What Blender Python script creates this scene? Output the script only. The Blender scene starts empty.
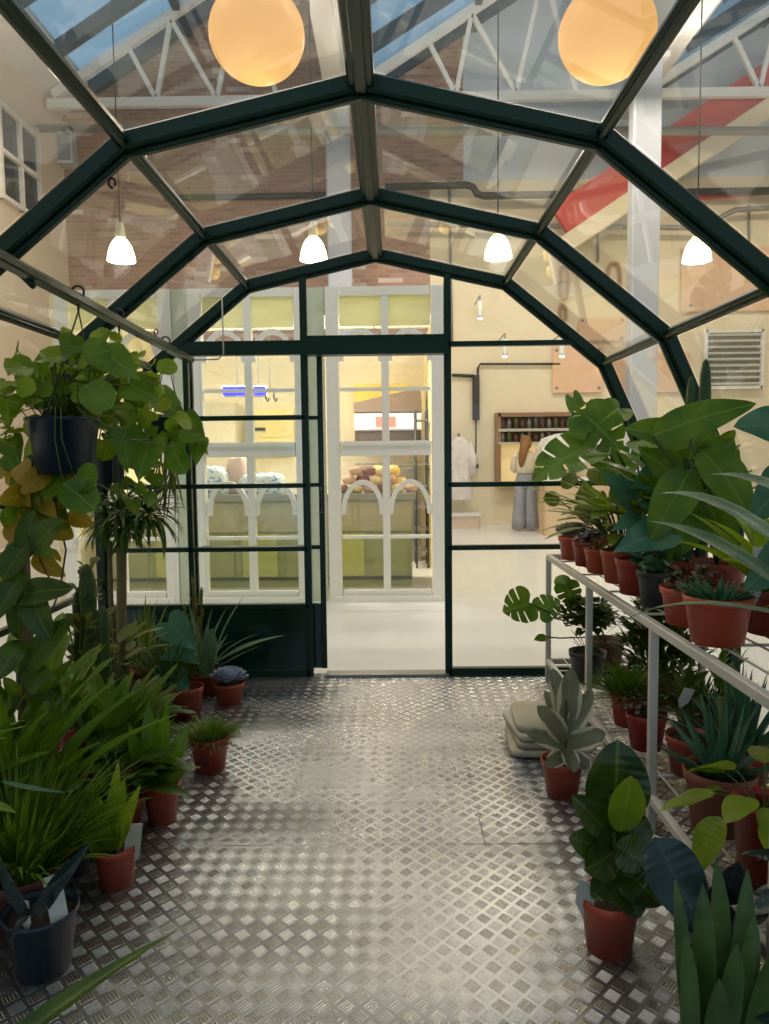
import bpy, bmesh, math, random
from mathutils import Vector, Matrix
random.seed(7)
S = bpy.context.scene
COL = S.collection
PI = math.pi
R = math.radians

# ------------------------------------------------------------------ camera
FPX = 740.0
CAMP = Vector((0, 0, 1.375))
ROT = (Matrix.Rotation(R(0.658), 3, 'Z') @ Matrix.Rotation(R(90 - 4.4), 3, 'X') @ Matrix.Rotation(R(-0.65), 3, 'Z'))
cd = bpy.data.cameras.new('camera'); cam = bpy.data.objects.new('camera', cd); COL.objects.link(cam)
cam.matrix_world = Matrix.Translation(CAMP) @ ROT.to_4x4()
cd.sensor_fit = 'HORIZONTAL'; cd.sensor_width = 36; cd.lens = FPX / 769 * 36
cd.clip_start = 0.05; cd.clip_end = 200
S.camera = cam

# ------------------------------------------------------------------ world, exposure
S.view_settings.view_transform = 'Standard'
S.view_settings.look = 'None'
S.view_settings.gamma = 1
S.view_settings.exposure = 0.0
S.view_settings.use_curve_mapping = False
S.cycles.use_denoising = True
S.cycles.max_bounces = 8
S.cycles.transparent_max_bounces = 40
S.cycles.diffuse_bounces = 4
S.cycles.glossy_bounces = 4
S.cycles.sample_clamp_indirect = 6
S.cycles.caustics_reflective = False
S.cycles.caustics_refractive = False
w = bpy.data.worlds.new('evening_sky'); S.world = w; w.use_nodes = True
bg = w.node_tree.nodes['Background']
bg.inputs[0].default_value = (0.36, 0.50, 0.62, 1)
bg.inputs[1].default_value = 1.0

# added fill area lights out of view, without fittings, to brighten the hall
FILL_POS = [(-3.6, 10.6, 6.9, 4.6, 105), (1.6, 11.6, 6.9, 4.0, 140), (6.2, 11.2, 6.9, 3.6, 140),
            (-3.0, 4.6, 7.3, 4.0, 105), (3.2, 5.4, 7.3, 4.0, 130), (-.6, 1.6, 7.3, 3.0, 18),
            (-3.6, -3.0, 7.3, 4.6, 40), (4.6, -3.0, 7.3, 4.6, 40)]
def area(name, loc, size, energy, color, rot=(0, 0, 0), sy=None):
    l = bpy.data.lights.new(name, 'AREA'); l.energy = energy; l.color = color; l.size = size
    if sy: l.shape = 'RECTANGLE'; l.size_y = sy
    o = bpy.data.objects.new(name, l); o.location = loc; o.rotation_euler = rot; COL.objects.link(o); return o
WARM = (1.0, 0.86, 0.68)
for i, (x, y, z, s, e) in enumerate(FILL_POS):
    area('hall_fill_light', (x, y, z), s, e, WARM if y > 0 else (.92, .96, 1.0), sy=0.35)
    area('hall_fill_uplight', (x, y, z + .1), s, e * .45, (1.0, .92, .82), rot=(PI, 0, 0), sy=0.35)

# ------------------------------------------------------------------ colour and materials
def lin(c):
    return tuple((v / 255 / 12.92) if v / 255 <= .04045 else ((v / 255 + .055) / 1.055) ** 2.4 for v in c)
def L4(c): return (*lin(c), 1)
MATS = {}
def mat(name, rgb, rough=.6, metal=0, emit=None, es=0, noise=None, bump=0, nscale=20, spec=.5):
    if name in MATS: return MATS[name]
    m = bpy.data.materials.new(name); m.use_nodes = True; nt = m.node_tree; b = nt.nodes['Principled BSDF']
    b.inputs['Base Color'].default_value = L4(rgb); b.inputs['Roughness'].default_value = rough
    b.inputs['Metallic'].default_value = metal; b.inputs['Specular IOR Level'].default_value = spec
    if emit: b.inputs['Emission Color'].default_value = L4(emit); b.inputs['Emission Strength'].default_value = es
    amt = .12 if noise is None else noise
    if amt > 0:
        tc = nt.nodes.new('ShaderNodeTexCoord'); n = nt.nodes.new('ShaderNodeTexNoise')
        n.inputs['Scale'].default_value = nscale; n.inputs['Detail'].default_value = 4
        nt.links.new(tc.outputs['Object'], n.inputs['Vector'])
        mx = nt.nodes.new('ShaderNodeMix'); mx.data_type = 'RGBA'
        a = lin(rgb); mx.inputs[6].default_value = (*[v * (1 - amt) for v in a], 1); mx.inputs[7].default_value = (*[min(1, v * (1 + amt)) for v in a], 1)
        nt.links.new(n.outputs['Fac'], mx.inputs[0]); nt.links.new(mx.outputs[2], b.inputs['Base Color'])
        if bump:
            bp = nt.nodes.new('ShaderNodeBump'); bp.inputs['Strength'].default_value = bump; bp.inputs['Distance'].default_value = .01
            nt.links.new(n.outputs['Fac'], bp.inputs['Height']); nt.links.new(bp.outputs[0], b.inputs['Normal'])
    MATS[name] = m; return m

def glass_mat(name, dust=0.0, tint=(1, 1, 1), refl=1.0, rough=.015):
    if name in MATS: return MATS[name]
    m = bpy.data.materials.new(name); m.use_nodes = True; nt = m.node_tree; nt.nodes.clear()
    N = nt.nodes.new; out = N('ShaderNodeOutputMaterial')
    tr = N('ShaderNodeBsdfTransparent'); tr.inputs[0].default_value = (*tint, 1)
    gl = N('ShaderNodeBsdfGlossy'); gl.inputs['Roughness'].default_value = rough; gl.inputs[0].default_value = (.95, .97, 1, 1)
    lw = N('ShaderNodeLayerWeight'); lw.inputs[0].default_value = .5
    pw = N('ShaderNodeMath'); pw.operation = 'POWER'; pw.inputs[1].default_value = 4.5
    mu = N('ShaderNodeMath'); mu.operation = 'MULTIPLY_ADD'; mu.inputs[1].default_value = .9 * refl; mu.inputs[2].default_value = .035 * refl
    nt.links.new(lw.outputs['Facing'], pw.inputs[0]); nt.links.new(pw.outputs[0], mu.inputs[0])
    mx = N('ShaderNodeMixShader'); nt.links.new(mu.outputs[0], mx.inputs[0]); nt.links.new(tr.outputs[0], mx.inputs[1]); nt.links.new(gl.outputs[0], mx.inputs[2])
    last = mx.outputs[0]
    if dust > 0:
        df = N('ShaderNodeBsdfDiffuse'); df.inputs[0].default_value = (.75, .74, .70, 1)
        tl = N('ShaderNodeBsdfTranslucent'); tl.inputs[0].default_value = (.75, .74, .70, 1)
        ad = N('ShaderNodeMixShader'); ad.inputs[0].default_value = .5
        nt.links.new(df.outputs[0], ad.inputs[1]); nt.links.new(tl.outputs[0], ad.inputs[2])
        no = N('ShaderNodeTexNoise'); no.inputs['Scale'].default_value = 1.6; no.inputs['Detail'].default_value = 5
        tc = N('ShaderNodeTexCoord'); nt.links.new(tc.outputs['Object'], no.inputs['Vector'])
        m3 = N('ShaderNodeMath'); m3.operation = 'MULTIPLY'; m3.inputs[1].default_value = dust * 2; nt.links.new(no.outputs['Fac'], m3.inputs[0])
        m2 = N('ShaderNodeMixShader'); nt.links.new(m3.outputs[0], m2.inputs[0]); nt.links.new(last, m2.inputs[1]); nt.links.new(ad.outputs[0], m2.inputs[2]); last = m2.outputs[0]
    nt.links.new(last, out.inputs[0]); MATS[name] = m; return m

def leaf_mat(name, rgb, rgb2=None, rough=.38, transl=.25, rib=None, edge=None, edgew=.0, spots=0):
    """leaf material: UV.x runs across the blade (0.5 at the midrib), UV.y along it"""
    if name in MATS: return MATS[name]
    rgb2 = rgb2 or tuple(min(255, int(v * 1.35)) for v in rgb)
    m = bpy.data.materials.new(name); m.use_nodes = True; nt = m.node_tree; N = nt.nodes.new; b = nt.nodes['Principled BSDF']; out = nt.nodes['Material Output']
    tc = N('ShaderNodeTexCoord'); no = N('ShaderNodeTexNoise'); no.inputs['Scale'].default_value = 9; no.inputs['Detail'].default_value = 3
    nt.links.new(tc.outputs['Object'], no.inputs['Vector'])
    cr = N('ShaderNodeMapRange'); cr.inputs[1].default_value = .35; cr.inputs[2].default_value = .65; nt.links.new(no.outputs['Fac'], cr.inputs[0])
    mx = N('ShaderNodeMix'); mx.data_type = 'RGBA'; mx.inputs[6].default_value = L4(rgb); mx.inputs[7].default_value = L4(rgb2)
    nt.links.new(cr.outputs[0], mx.inputs[0]); last = mx.outputs[2]
    sx = N('ShaderNodeSeparateXYZ'); nt.links.new(tc.outputs['UV'], sx.inputs[0])
    ab = N('ShaderNodeMath'); ab.operation = 'SUBTRACT'; ab.inputs[1].default_value = .5; nt.links.new(sx.outputs[0], ab.inputs[0])
    a2 = N('ShaderNodeMath'); a2.operation = 'ABSOLUTE'; nt.links.new(ab.outputs[0], a2.inputs[0])
    def layer(col, src, lo, hi, last):
        mr = N('ShaderNodeMapRange'); mr.inputs[1].default_value = lo; mr.inputs[2].default_value = hi; nt.links.new(src, mr.inputs[0])
        q = N('ShaderNodeMix'); q.data_type = 'RGBA'; q.inputs[7].default_value = L4(col)
        nt.links.new(mr.outputs[0], q.inputs[0]); nt.links.new(last, q.inputs[6]); return q.outputs[2]
    if rib: last = layer(tuple(int(.55 * p + .45 * q) for p, q in zip(rib, rgb2)), a2.outputs[0], .035, .008, last)
    if edge:
        ad = N('ShaderNodeMath'); ad.operation = 'MULTIPLY_ADD'; ad.inputs[1].default_value = .35; nt.links.new(no.outputs['Fac'], ad.inputs[0]); nt.links.new(a2.outputs[0], ad.inputs[2])
        last = layer(edge, ad.outputs[0], .62 - edgew, .66 - edgew, last)
    nt.links.new(last, b.inputs['Base Color']); b.inputs['Roughness'].default_value = rough
    # fine side veins as bump
    wv = N('ShaderNodeTexWave'); wv.inputs['Scale'].default_value = 3.2; wv.bands_direction = 'Y'; nt.links.new(tc.outputs['UV'], wv.inputs['Vector'])
    bp = N('ShaderNodeBump'); bp.inputs['Strength'].default_value = .25; bp.inputs['Distance'].default_value = .002
    nt.links.new(wv.outputs['Fac'], bp.inputs['Height']); nt.links.new(bp.outputs[0], b.inputs['Normal'])
    tl = N('ShaderNodeBsdfTranslucent'); nt.links.new(last, tl.inputs[0])
    ms = N('ShaderNodeMixShader'); ms.inputs[0].default_value = transl
    nt.links.new(b.outputs[0], ms.inputs[1]); nt.links.new(tl.outputs[0], ms.inputs[2]); nt.links.new(ms.outputs[0], out.inputs[0])
    MATS[name] = m; return m

# ------------------------------------------------------------------ pixel rays to points in the room
def ray(px, py): return (ROT @ Vector(((px - 384.5) / FPX, -(py - 512) / FPX, -1))).normalized()
def P(px, py, Y):
    d = ray(px, py); return CAMP + d * (Y / d.y)
def G(px, py, z=0.0):
    d = ray(px, py); return CAMP + d * ((z - CAMP.z) / d.z)

# ------------------------------------------------------------------ mesh helpers
class MB:
    def __init__(s): s.v = []; s.f = []; s.uv = []; s.smooth = []
    def add(s, verts, faces, uvs=None, smooth=True):
        o = len(s.v); s.v += [tuple(p) for p in verts]
        for f in faces:
            s.f.append(tuple(i + o for i in f)); s.smooth.append(smooth)
            s.uv.append([uvs[i] for i in f] if uvs else [(0.5, 0.5)] * len(f))
    def box(s, a, b, smooth=False):
        (x0, y0, z0), (x1, y1, z1) = a, b
        v = [(x0, y0, z0), (x1, y0, z0), (x1, y1, z0), (x0, y1, z0), (x0, y0, z1), (x1, y0, z1), (x1, y1, z1), (x0, y1, z1)]
        s.add(v, [(0, 3, 2, 1), (4, 5, 6, 7), (0, 1, 5, 4), (1, 2, 6, 5), (2, 3, 7, 6), (3, 0, 4, 7)], None, smooth)
    def beam(s, a, b, wd, ht, up=(0, 0, 1), bev=0.0):
        a = Vector(a); b = Vector(b); d = (b - a).normalized(); up = Vector(up)
        sd = d.cross(up)
        if sd.length < 1e-4: sd = d.cross(Vector((0, 1, 0)))
        sd.normalize(); u = sd.cross(d).normalized()
        if bev:
            prof = []
            for sx, sy in ((1, 1), (-1, 1), (-1, -1), (1, -1)):
                X = sx * wd / 2; Y = sy * ht / 2
                p1 = (X, Y - sy * bev); p2 = (X - sx * bev, Y)
                prof += [p1, p2] if sx * sy > 0 else [p2, p1]
        else: prof = [(wd / 2, ht / 2), (-wd / 2, ht / 2), (-wd / 2, -ht / 2), (wd / 2, -ht / 2)]
        n = len(prof); v = [a + sd * x + u * y for x, y in prof] + [b + sd * x + u * y for x, y in prof]
        s.add(v, [(i, (i + 1) % n, (i + 1) % n + n, i + n) for i in range(n)] + [tuple(reversed(range(n))), tuple(range(n, 2 * n))], None, False)
    def tube(s, pts, r, n=8, cap=True):
        pts = [Vector(p) for p in pts]; m = len(pts)
        rs = r if isinstance(r, (list, tuple)) else [r] * m
        prev = None; vs = []
        for i, p in enumerate(pts):
            t = (pts[min(i + 1, m - 1)] - pts[max(i - 1, 0)]).normalized()
            if prev is None: prev = t.orthogonal().normalized()
            u = (prev - t * prev.dot(t)).normalized(); prev = u; w_ = t.cross(u)
            vs += [p + (u * math.cos(2 * PI * k / n) + w_ * math.sin(2 * PI * k / n)) * rs[i] for k in range(n)]
        fs = [(i * n + k, i * n + (k + 1) % n, (i + 1) * n + (k + 1) % n, (i + 1) * n + k) for i in range(m - 1) for k in range(n)]
        if cap: fs += [tuple(reversed(range(n))), tuple(range((m - 1) * n, m * n))]
        s.add(vs, fs)
    def lathe(s, prof, c=(0, 0, 0), n=28, sx=1, sy=1):
        c = Vector(c); m = len(prof)
        vs = [c + Vector((math.cos(2 * PI * k / n) * r * sx, math.sin(2 * PI * k / n) * r * sy, z)) for r, z in prof for k in range(n)]
        fs = [(i * n + k, i * n + (k + 1) % n, (i + 1) * n + (k + 1) % n, (i + 1) * n + k) for i in range(m - 1) for k in range(n)]
        s.add(vs, fs)
    def prism(s, poly, y0, y1):
        n = len(poly); v = [(x, y0, z) for x, z in poly] + [(x, y1, z) for x, z in poly]
        s.add(v, [(i, (i + 1) % n, (i + 1) % n + n, i + n) for i in range(n)] + [tuple(reversed(range(n))), tuple(range(n, 2 * n))], None, False)
    def leaf(s, base, d, L, W, droop=.4, shape='lance', fold=.25, face=None, rows=None, wave=0, thick=0, roll=0):
        """blade grown from base along d; face = direction the upper surface looks to"""
        d = Vector(d).normalized(); face = Vector(face) if face is not None else Vector((0, 0, 1))
        sd = d.cross(face)
        if sd.length < .05: sd = d.cross(Vector((random.random() - .5, random.random() - .5, .1)))
        sd.normalize()
        if roll: sd = Matrix.Rotation(roll, 3, d) @ sd
        rows = OUT[shape] if rows is None else rows
        K = 16; pts = [Vector(base)]; dirs = [d.copy()]
        for k in range(K):
            dd = Matrix.Rotation(-droop * ((k + 1) / K) ** 1.2, 3, sd) @ d
            dirs.append(dd); pts.append(pts[-1] + dd * (L / K))
        def at(y):
            t = max(0, min(K, y * K)); i = min(K - 1, int(t)); q = t - i
            p = pts[i].lerp(pts[i + 1], q); dd = dirs[i].lerp(dirs[i + 1], q)
            if y < 0: p = pts[0] + dirs[0] * (y * L)
            return p, dd
        vs = []; uv = []; nr = len(rows); wide = W > .02
        ph = random.random() * 6
        for (ym, xe, ye) in rows:
            pm, dm = at(ym); pe, de = at(ye)
            row = []
            cols = (-1, -.5, 0, .5, 1) if wide else (-1, 0, 1)
            for c in cols:
                a = abs(c); p = pm.lerp(pe, a); dd = dm.lerp(de, a); n_ = sd.cross(dd).normalized()
                f = fold * (a ** 1.3 if fold > 0 else a)
                p = p + sd * (c * xe * W) + n_ * (f * xe * W + (wave * W * math.sin(ye * 14 + ph + c * 2) * a if wave else 0))
                if thick: p = p - n_ * (thick * W * (1 - a * a) * min(1, xe * 3))
                row.append(p); uv.append((.5 + c * .5 * min(1, xe / .5), ye))
            vs += row
        nc = 5 if wide else 3
        fs = [(i * nc + k, i * nc + k + 1, (i + 1) * nc + k + 1, (i + 1) * nc + k) for i in range(nr - 1) for k in range(nc - 1)]
        s.add(vs, fs, uv)
        if thick:
            vs2 = []
            for i, (ym, xe, ye) in enumerate(rows):
                pm, dm = at(ym); n_ = sd.cross(dm).normalized()
                for j in range(nc):
                    a = abs((j - nc // 2) / (nc // 2)); vs2.append(Vector(vs[i * nc + j]) + n_ * (thick * W * 1.6 * (1 - a * a) * min(1, xe * 3)))
            s.add(vs2, [tuple(reversed(f)) for f in fs], uv)
        return pts[-1]
    def build(s, name, m, parent=None, loc=None):
        me = bpy.data.meshes.new(name); me.from_pydata(s.v, [], s.f); me.materials.append(m)
        uvl = me.uv_layers.new(name='UVMap'); flat = []
        for u in s.uv:
            for a in u: flat += [a[0], a[1]]
        uvl.data.foreach_set('uv', flat)
        me.polygons.foreach_set('use_smooth', s.smooth); me.update()
        o = bpy.data.objects.new(name, me); COL.objects.link(o)
        if parent is not None: o.parent = parent
        if loc: o.location = loc
        return o

def sinrows(n, a=1.0, b=.9, mx=.5):
    return [(i / n, mx * max(0, math.sin(PI * (i / n) ** a)) ** b, i / n) for i in range(n + 1)]
OUT = {
    'lance': sinrows(12, .8, .85), 'oval': sinrows(16, .95, .62), 'ovate': sinrows(14, .7, .72), 'thin': sinrows(6, .7, .7),
    'round': [(i / 10, .5 * math.sqrt(max(0, 1 - (2 * i / 10 - 1) ** 2)), i / 10) for i in range(11)],
    'strap': [(i / 8, .5 * min(1, (1.02 - i / 8) * 2.2, .7 + i / 8), i / 8) for i in range(8)] + [(1, .004, 1)],
    'spike': [(i / 8, .5 * (1 - (i / 8) ** 1.5), i / 8) for i in range(9)],
    'blade': [(0, .28, 0), (.15, .36, .15), (.35, .46, .35), (.6, .5, .6), (.8, .42, .8), (.92, .24, .92), (.98, .08, .98), (1, .01, 1)],
    'spoon': [(0, .06, 0), (.2, .09, .2), (.4, .2, .4), (.6, .4, .6), (.78, .5, .78), (.9, .38, .9), (.97, .18, .97), (1, .01, 1)],
    'heart': [(0, .03, 0), (.0, .24, -.15), (.03, .40, -.12), (.1, .5, .0), (.2, .53, .15), (.38, .47, .36), (.58, .34, .58), (.8, .16, .8), (.93, .05, .93), (1, .005, 1)],
    'monstera': [(0, .03, 0), (0, .22, -.15), (.01, .38, -.15), (.04, .50, -.07), (.08, .57, .02), (.14, .60, .12), (.20, .60, .22), (.24, .57, .30), (.26, .20, .30), (.29, .17, .32),
                 (.31, .30, .34), (.33, .58, .36), (.38, .58, .46), (.43, .54, .54), (.46, .48, .59), (.48, .17, .54), (.51, .15, .56),
                 (.53, .28, .59), (.55, .47, .62), (.62, .42, .72), (.68, .33, .80), (.70, .26, .83), (.72, .10, .76), (.75, .10, .78), (.79, .22, .85), (.86, .15, .92), (.94, .06, .98), (1, .005, 1.02)],
}
def root(name, loc, label, cat, group=None, rz=0):
    o = bpy.data.objects.new(name, None); COL.objects.link(o); o.location = loc; o.rotation_euler = (0, 0, rz)
    o.empty_display_size = .1; o['label'] = label; o['category'] = cat
    if group: o['group'] = group
    return o
def tag(o, label, cat, group=None):
    o['label'] = label; o['category'] = cat
    if group: o['group'] = group
    return o
def struct(o): o['kind'] = 'structure'; return o
# ================================================================== THE HALL
cream = mat('cream_plaster', (236, 222, 190), .8, noise=.05, nscale=2)
cream_side = mat('pale_side_wall_plaster', (222, 208, 186), .8, noise=.05, nscale=2)
white = mat('white_paint', (232, 230, 222), .45, noise=.04)
bluewhite = mat('blue_white_gable_paint', (206, 216, 224), .7, noise=.06, nscale=1.5)
steelwhite = mat('white_steelwork', (226, 226, 222), .45, noise=.04)
greypipe = mat('grey_conduit', (150, 150, 146), .5, .3)
darkpipe = mat('dark_pipe', (62, 58, 54), .5, .2)
gdark = mat('dark_window_glass', (48, 56, 62), .12, 0, noise=0)

def brick_mat():
    m = bpy.data.materials.new('worn_brick'); m.use_nodes = True; nt = m.node_tree; N = nt.nodes.new; b = nt.nodes['Principled BSDF']
    tc = N('ShaderNodeTexCoord'); mp = N('ShaderNodeMapping'); mp.inputs['Rotation'].default_value = (R(90), 0, 0)
    nt.links.new(tc.outputs['Object'], mp.inputs['Vector'])
    br = N('ShaderNodeTexBrick'); br.inputs['Scale'].default_value = 1; br.inputs['Brick Width'].default_value = .235; br.inputs['Row Height'].default_value = .085
    br.inputs['Mortar Size'].default_value = .012; br.inputs['Color1'].default_value = L4((190, 148, 124)); br.inputs['Color2'].default_value = L4((164, 124, 104)); br.inputs['Mortar'].default_value = L4((172, 152, 136))
    nt.links.new(mp.outputs[0], br.inputs['Vector'])
    # whitewashed and worn bricks
    n1 = N('ShaderNodeTexNoise'); n1.inputs['Scale'].default_value = .55; n1.inputs['Detail'].default_value = 6
    nt.links.new(tc.outputs['Object'], n1.inputs['Vector'])
    b2 = N('ShaderNodeTexBrick'); b2.inputs['Scale'].default_value = 1; b2.inputs['Brick Width'].default_value = .47; b2.inputs['Row Height'].default_value = .085; b2.inputs['Mortar Size'].default_value = .0
    b2.inputs['Color1'].default_value = (0, 0, 0, 1); b2.inputs['Color2'].default_value = (1, 1, 1, 1); b2.inputs['Bias'].default_value = -.1
    nt.links.new(mp.outputs[0], b2.inputs['Vector'])
    r1 = N('ShaderNodeMapRange'); r1.inputs[1].default_value = .45; r1.inputs[2].default_value = .62; nt.links.new(n1.outputs['Fac'], r1.inputs[0])
    r2 = N('ShaderNodeMapRange'); r2.inputs[1].default_value = .70; r2.inputs[2].default_value = .8; nt.links.new(b2.outputs['Color'], r2.inputs[0])
    mu = N('ShaderNodeMath'); mu.operation = 'MULTIPLY'; nt.links.new(r1.outputs[0], mu.inputs[0]); nt.links.new(r2.outputs[0], mu.inputs[1])
    mx = N('ShaderNodeMix'); mx.data_type = 'RGBA'; mx.inputs[7].default_value = L4((226, 210, 196)); nt.links.new(mu.outputs[0], mx.inputs[0]); nt.links.new(br.outputs['Color'], mx.inputs[6])
    nt.links.new(mx.outputs[2], b.inputs['Base Color']); b.inputs['Roughness'].default_value = .85
    bp = N('ShaderNodeBump'); bp.inputs['Distance'].default_value = .01; bp.inputs['Strength'].default_value = .5; bp.invert = True
    nt.links.new(br.outputs['Fac'], bp.inputs['Height']); nt.links.new(bp.outputs[0], b.inputs['Normal'])
    return m
brick = brick_mat()

def floor_mat():
    m = bpy.data.materials.new('white_resin_floor'); m.use_nodes = True; nt = m.node_tree; N = nt.nodes.new; b = nt.nodes['Principled BSDF']
    tc = N('ShaderNodeTexCoord'); n = N('ShaderNodeTexNoise'); n.inputs['Scale'].default_value = 1.3; n.inputs['Detail'].default_value = 5
    nt.links.new(tc.outputs['Object'], n.inputs['Vector'])
    mx = N('ShaderNodeMix'); mx.data_type = 'RGBA'; mx.inputs[6].default_value = L4((222, 222, 218)); mx.inputs[7].default_value = L4((236, 236, 232))
    nt.links.new(n.outputs['Fac'], mx.inputs[0]); nt.links.new(mx.outputs[2], b.inputs['Base Color'])
    b.inputs['Roughness'].default_value = .28
    return m

def tread_mat():
    """aluminium five-bar tread plate: alternating diamonds of five raised bars"""
    m = bpy.data.materials.new('aluminium_tread_plate'); m.use_nodes = True; nt = m.node_tree; N = nt.nodes.new; b = nt.nodes['Principled BSDF']
    lk = nt.links.new
    def M(op, a, b_=None, c=None):
        n = N('ShaderNodeMath'); n.operation = op
        for i, v in enumerate((a, b_, c)):
            if v is None: continue
            if isinstance(v, (int, float)): n.inputs[i].default_value = v
            else: lk(v, n.inputs[i])
        return n.outputs[0]
    tc = N('ShaderNodeTexCoord'); sx = N('ShaderNodeSeparateXYZ'); lk(tc.outputs['Object'], sx.inputs[0])
    x = M('DIVIDE', sx.outputs[0], TPX); y = M('DIVIDE', sx.outputs[1], TPY)
    u = M('ADD', x, y); v = M('SUBTRACT', x, y)
    iu = M('FLOOR', M('ADD', u, .5)); iv = M('FLOOR', M('ADD', v, .5))
    fu = M('SUBTRACT', u, iu); fv = M('SUBTRACT', v, iv)
    par = M('FLOORED_MODULO', M('ADD', iu, iv), 2.0)
    par = M('GREATER_THAN', par, .5)
    def mixf(f, a, b_): return M('ADD', M('MULTIPLY', M('SUBTRACT', 1.0, f), a), M('MULTIPLY', f, b_))
    al = mixf(par, fu, fv); ac = mixf(par, fv, fu)      # along bar, across bars
    aal = M('ABSOLUTE', al); aac = M('ABSOLUTE', ac)
    def smooth(val, lo, hi):
        r = N('ShaderNodeMapRange'); r.interpolation_type = 'SMOOTHSTEP'; r.inputs[1].default_value = lo; r.inputs[2].default_value = hi; lk(val, r.inputs[0]); return r.outputs[0]
    mask = M('MULTIPLY', smooth(aal, .42, .32), smooth(aac, .43, .38))
    bars = M('ADD', M('MULTIPLY', M('COSINE', M('MULTIPLY', ac, 2 * PI * 5.6)), .5), .5)
    h = M('MULTIPLY', mask, bars)
    n1 = N('ShaderNodeTexNoise'); n1.inputs['Scale'].default_value = 2.2; n1.inputs['Detail'].default_value = 6; lk(tc.outputs['Object'], n1.inputs['Vector'])
    n2 = N('ShaderNodeTexNoise'); n2.inputs['Scale'].default_value = 60; n2.inputs['Detail'].default_value = 3; lk(tc.outputs['Object'], n2.inputs['Vector'])
    hh = M('ADD', h, M('MULTIPLY', n2.outputs['Fac'], .06))
    bp = N('ShaderNodeBump'); bp.inputs['Distance'].default_value = .0016; bp.inputs['Strength'].default_value = 1; lk(hh, bp.inputs['Height']); lk(bp.outputs[0], b.inputs['Normal'])
    mx = N('ShaderNodeMix'); mx.data_type = 'RGBA'; mx.inputs[6].default_value = L4((168, 168, 167)); mx.inputs[7].default_value = L4((200, 200, 201))
    lk(M('MULTIPLY', mask, M('ADD', .45, M('MULTIPLY', bars, .55))), mx.inputs[0]); lk(mx.outputs[2], b.inputs['Base Color'])
    b.inputs['Metallic'].default_value = .9
    lk(M('ADD', M('MULTIPLY', n1.outputs['Fac'], .22), M('SUBTRACT', .21, M('MULTIPLY', mask, .06))), b.inputs['Roughness'])
    return m
TPX, TPY = .064, .070

XL, XR, YB, YF = -6.2, 9.8, 14.5, -7.0
VAL = 7.84; RID = 10.9
bays = [(-6.2, -.94), (-.94, 4.45), (4.45, 9.8)]
f = MB(); f.box((XL - .3, YF, -.20), (XR + .3, YB + .3, -.03)); struct(f.build('floor', floor_mat()))
# back wall: brick, cream plaster, pale gable above the pipe
BX = 1.40; ZC = 6.55; BX2 = .76
def saw(x):
    for a, b in bays:
        if a <= x <= b:
            rx = b - .32
            return VAL + (RID - VAL) * ((x - a) / (rx - a) if x <= rx else (b - x) / .32)
    return VAL
f = MB(); f.prism([(XL - .3, -.2), (BX2, -.2), (BX2, ZC), (BX, ZC), (BX, saw(BX)), (-.94, VAL), (-1.26, RID), (XL, VAL), (XL - .3, VAL)], YB, YB + .3); struct(f.build('wall_brick', brick))
f = MB(); f.prism([(BX2, -.2), (XR + .3, -.2), (XR + .3, ZC), (BX2, ZC)], YB, YB + .3); struct(f.build('wall_back', cream))
f = MB(); f.prism([(BX, ZC), (XR + .3, ZC), (XR + .3, VAL), (XR, VAL), (XR - .32, RID), (4.45, VAL), (4.13, RID), (BX, saw(BX))], YB + .01, YB + .3); struct(f.build('wall_gable', bluewhite))
f = MB(); f.box((XL - .3, YF, -.2), (XL, YB, VAL + .05)); struct(f.build('wall_left', cream_side))
f = MB(); f.box((XR, YF, -.2), (XR + .3, YB, VAL + .05)); struct(f.build('wall_right', cream_side))
# saw-tooth roof: per bay a boarded foot, glazing bars, glass, and the steep boarded back
roofm = mat('pale_roof_boards', (206, 204, 198), .7, noise=.05)
barm = mat('blue_grey_glazing_bar', (58, 74, 88), .5)
skyg = glass_mat('skylight_glass', dust=.06, tint=(.80, .92, 1.0))
for i, (a, b) in enumerate(bays):
    rx = b - .32; sl = (RID - VAL) / (rx - a)
    def rp(t, dz=0): return (a + (rx - a) * t, VAL + (RID - VAL) * t + dz)
    f = MB()
    for t0, t1 in ((0, .13), (.92, 1.0)):
        (x0, z0), (x1, z1) = rp(t0), rp(t1); f.prism([(x0, z0), (x1, z1), (x1, z1 + .12), (x0, z0 + .12)], YF, YB)
    f.prism([(rx, RID), (b, VAL), (b + .10, VAL), (rx + .10, RID + .12), (rx, RID + .12)], YF, YB)
    f.prism([(b - .16, VAL - .22), (b + .16, VAL - .22), (b + .16, VAL), (b - .16, VAL)], YF, YB - .0)
    struct(f.build('ceiling', roofm))
    f = MB(); y = YB - .25
    while y > YF:
        (x0, z0), (x1, z1) = rp(.1), rp(.95); f.beam((x0, y, z0 - .04), (x1, y, z1 - .04), .14, .22); y -= 1.35
    for t in (.5,):
        (x0, z0) = rp(t); f.beam((x0, YF, z0 - .06), (x0, YB, z0 - .06), .12, .16)
    struct(f.build('trim_%d' % (i + 1), barm))
    f = MB(); (x0, z0), (x1, z1) = rp(.12), rp(.93); f.prism([(x0, z0 + .06), (x1, z1 + .06), (x1, z1 + .075), (x0, z0 + .075)], YF, YB); struct(f.build('window_%d' % (i + 10), skyg))
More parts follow.
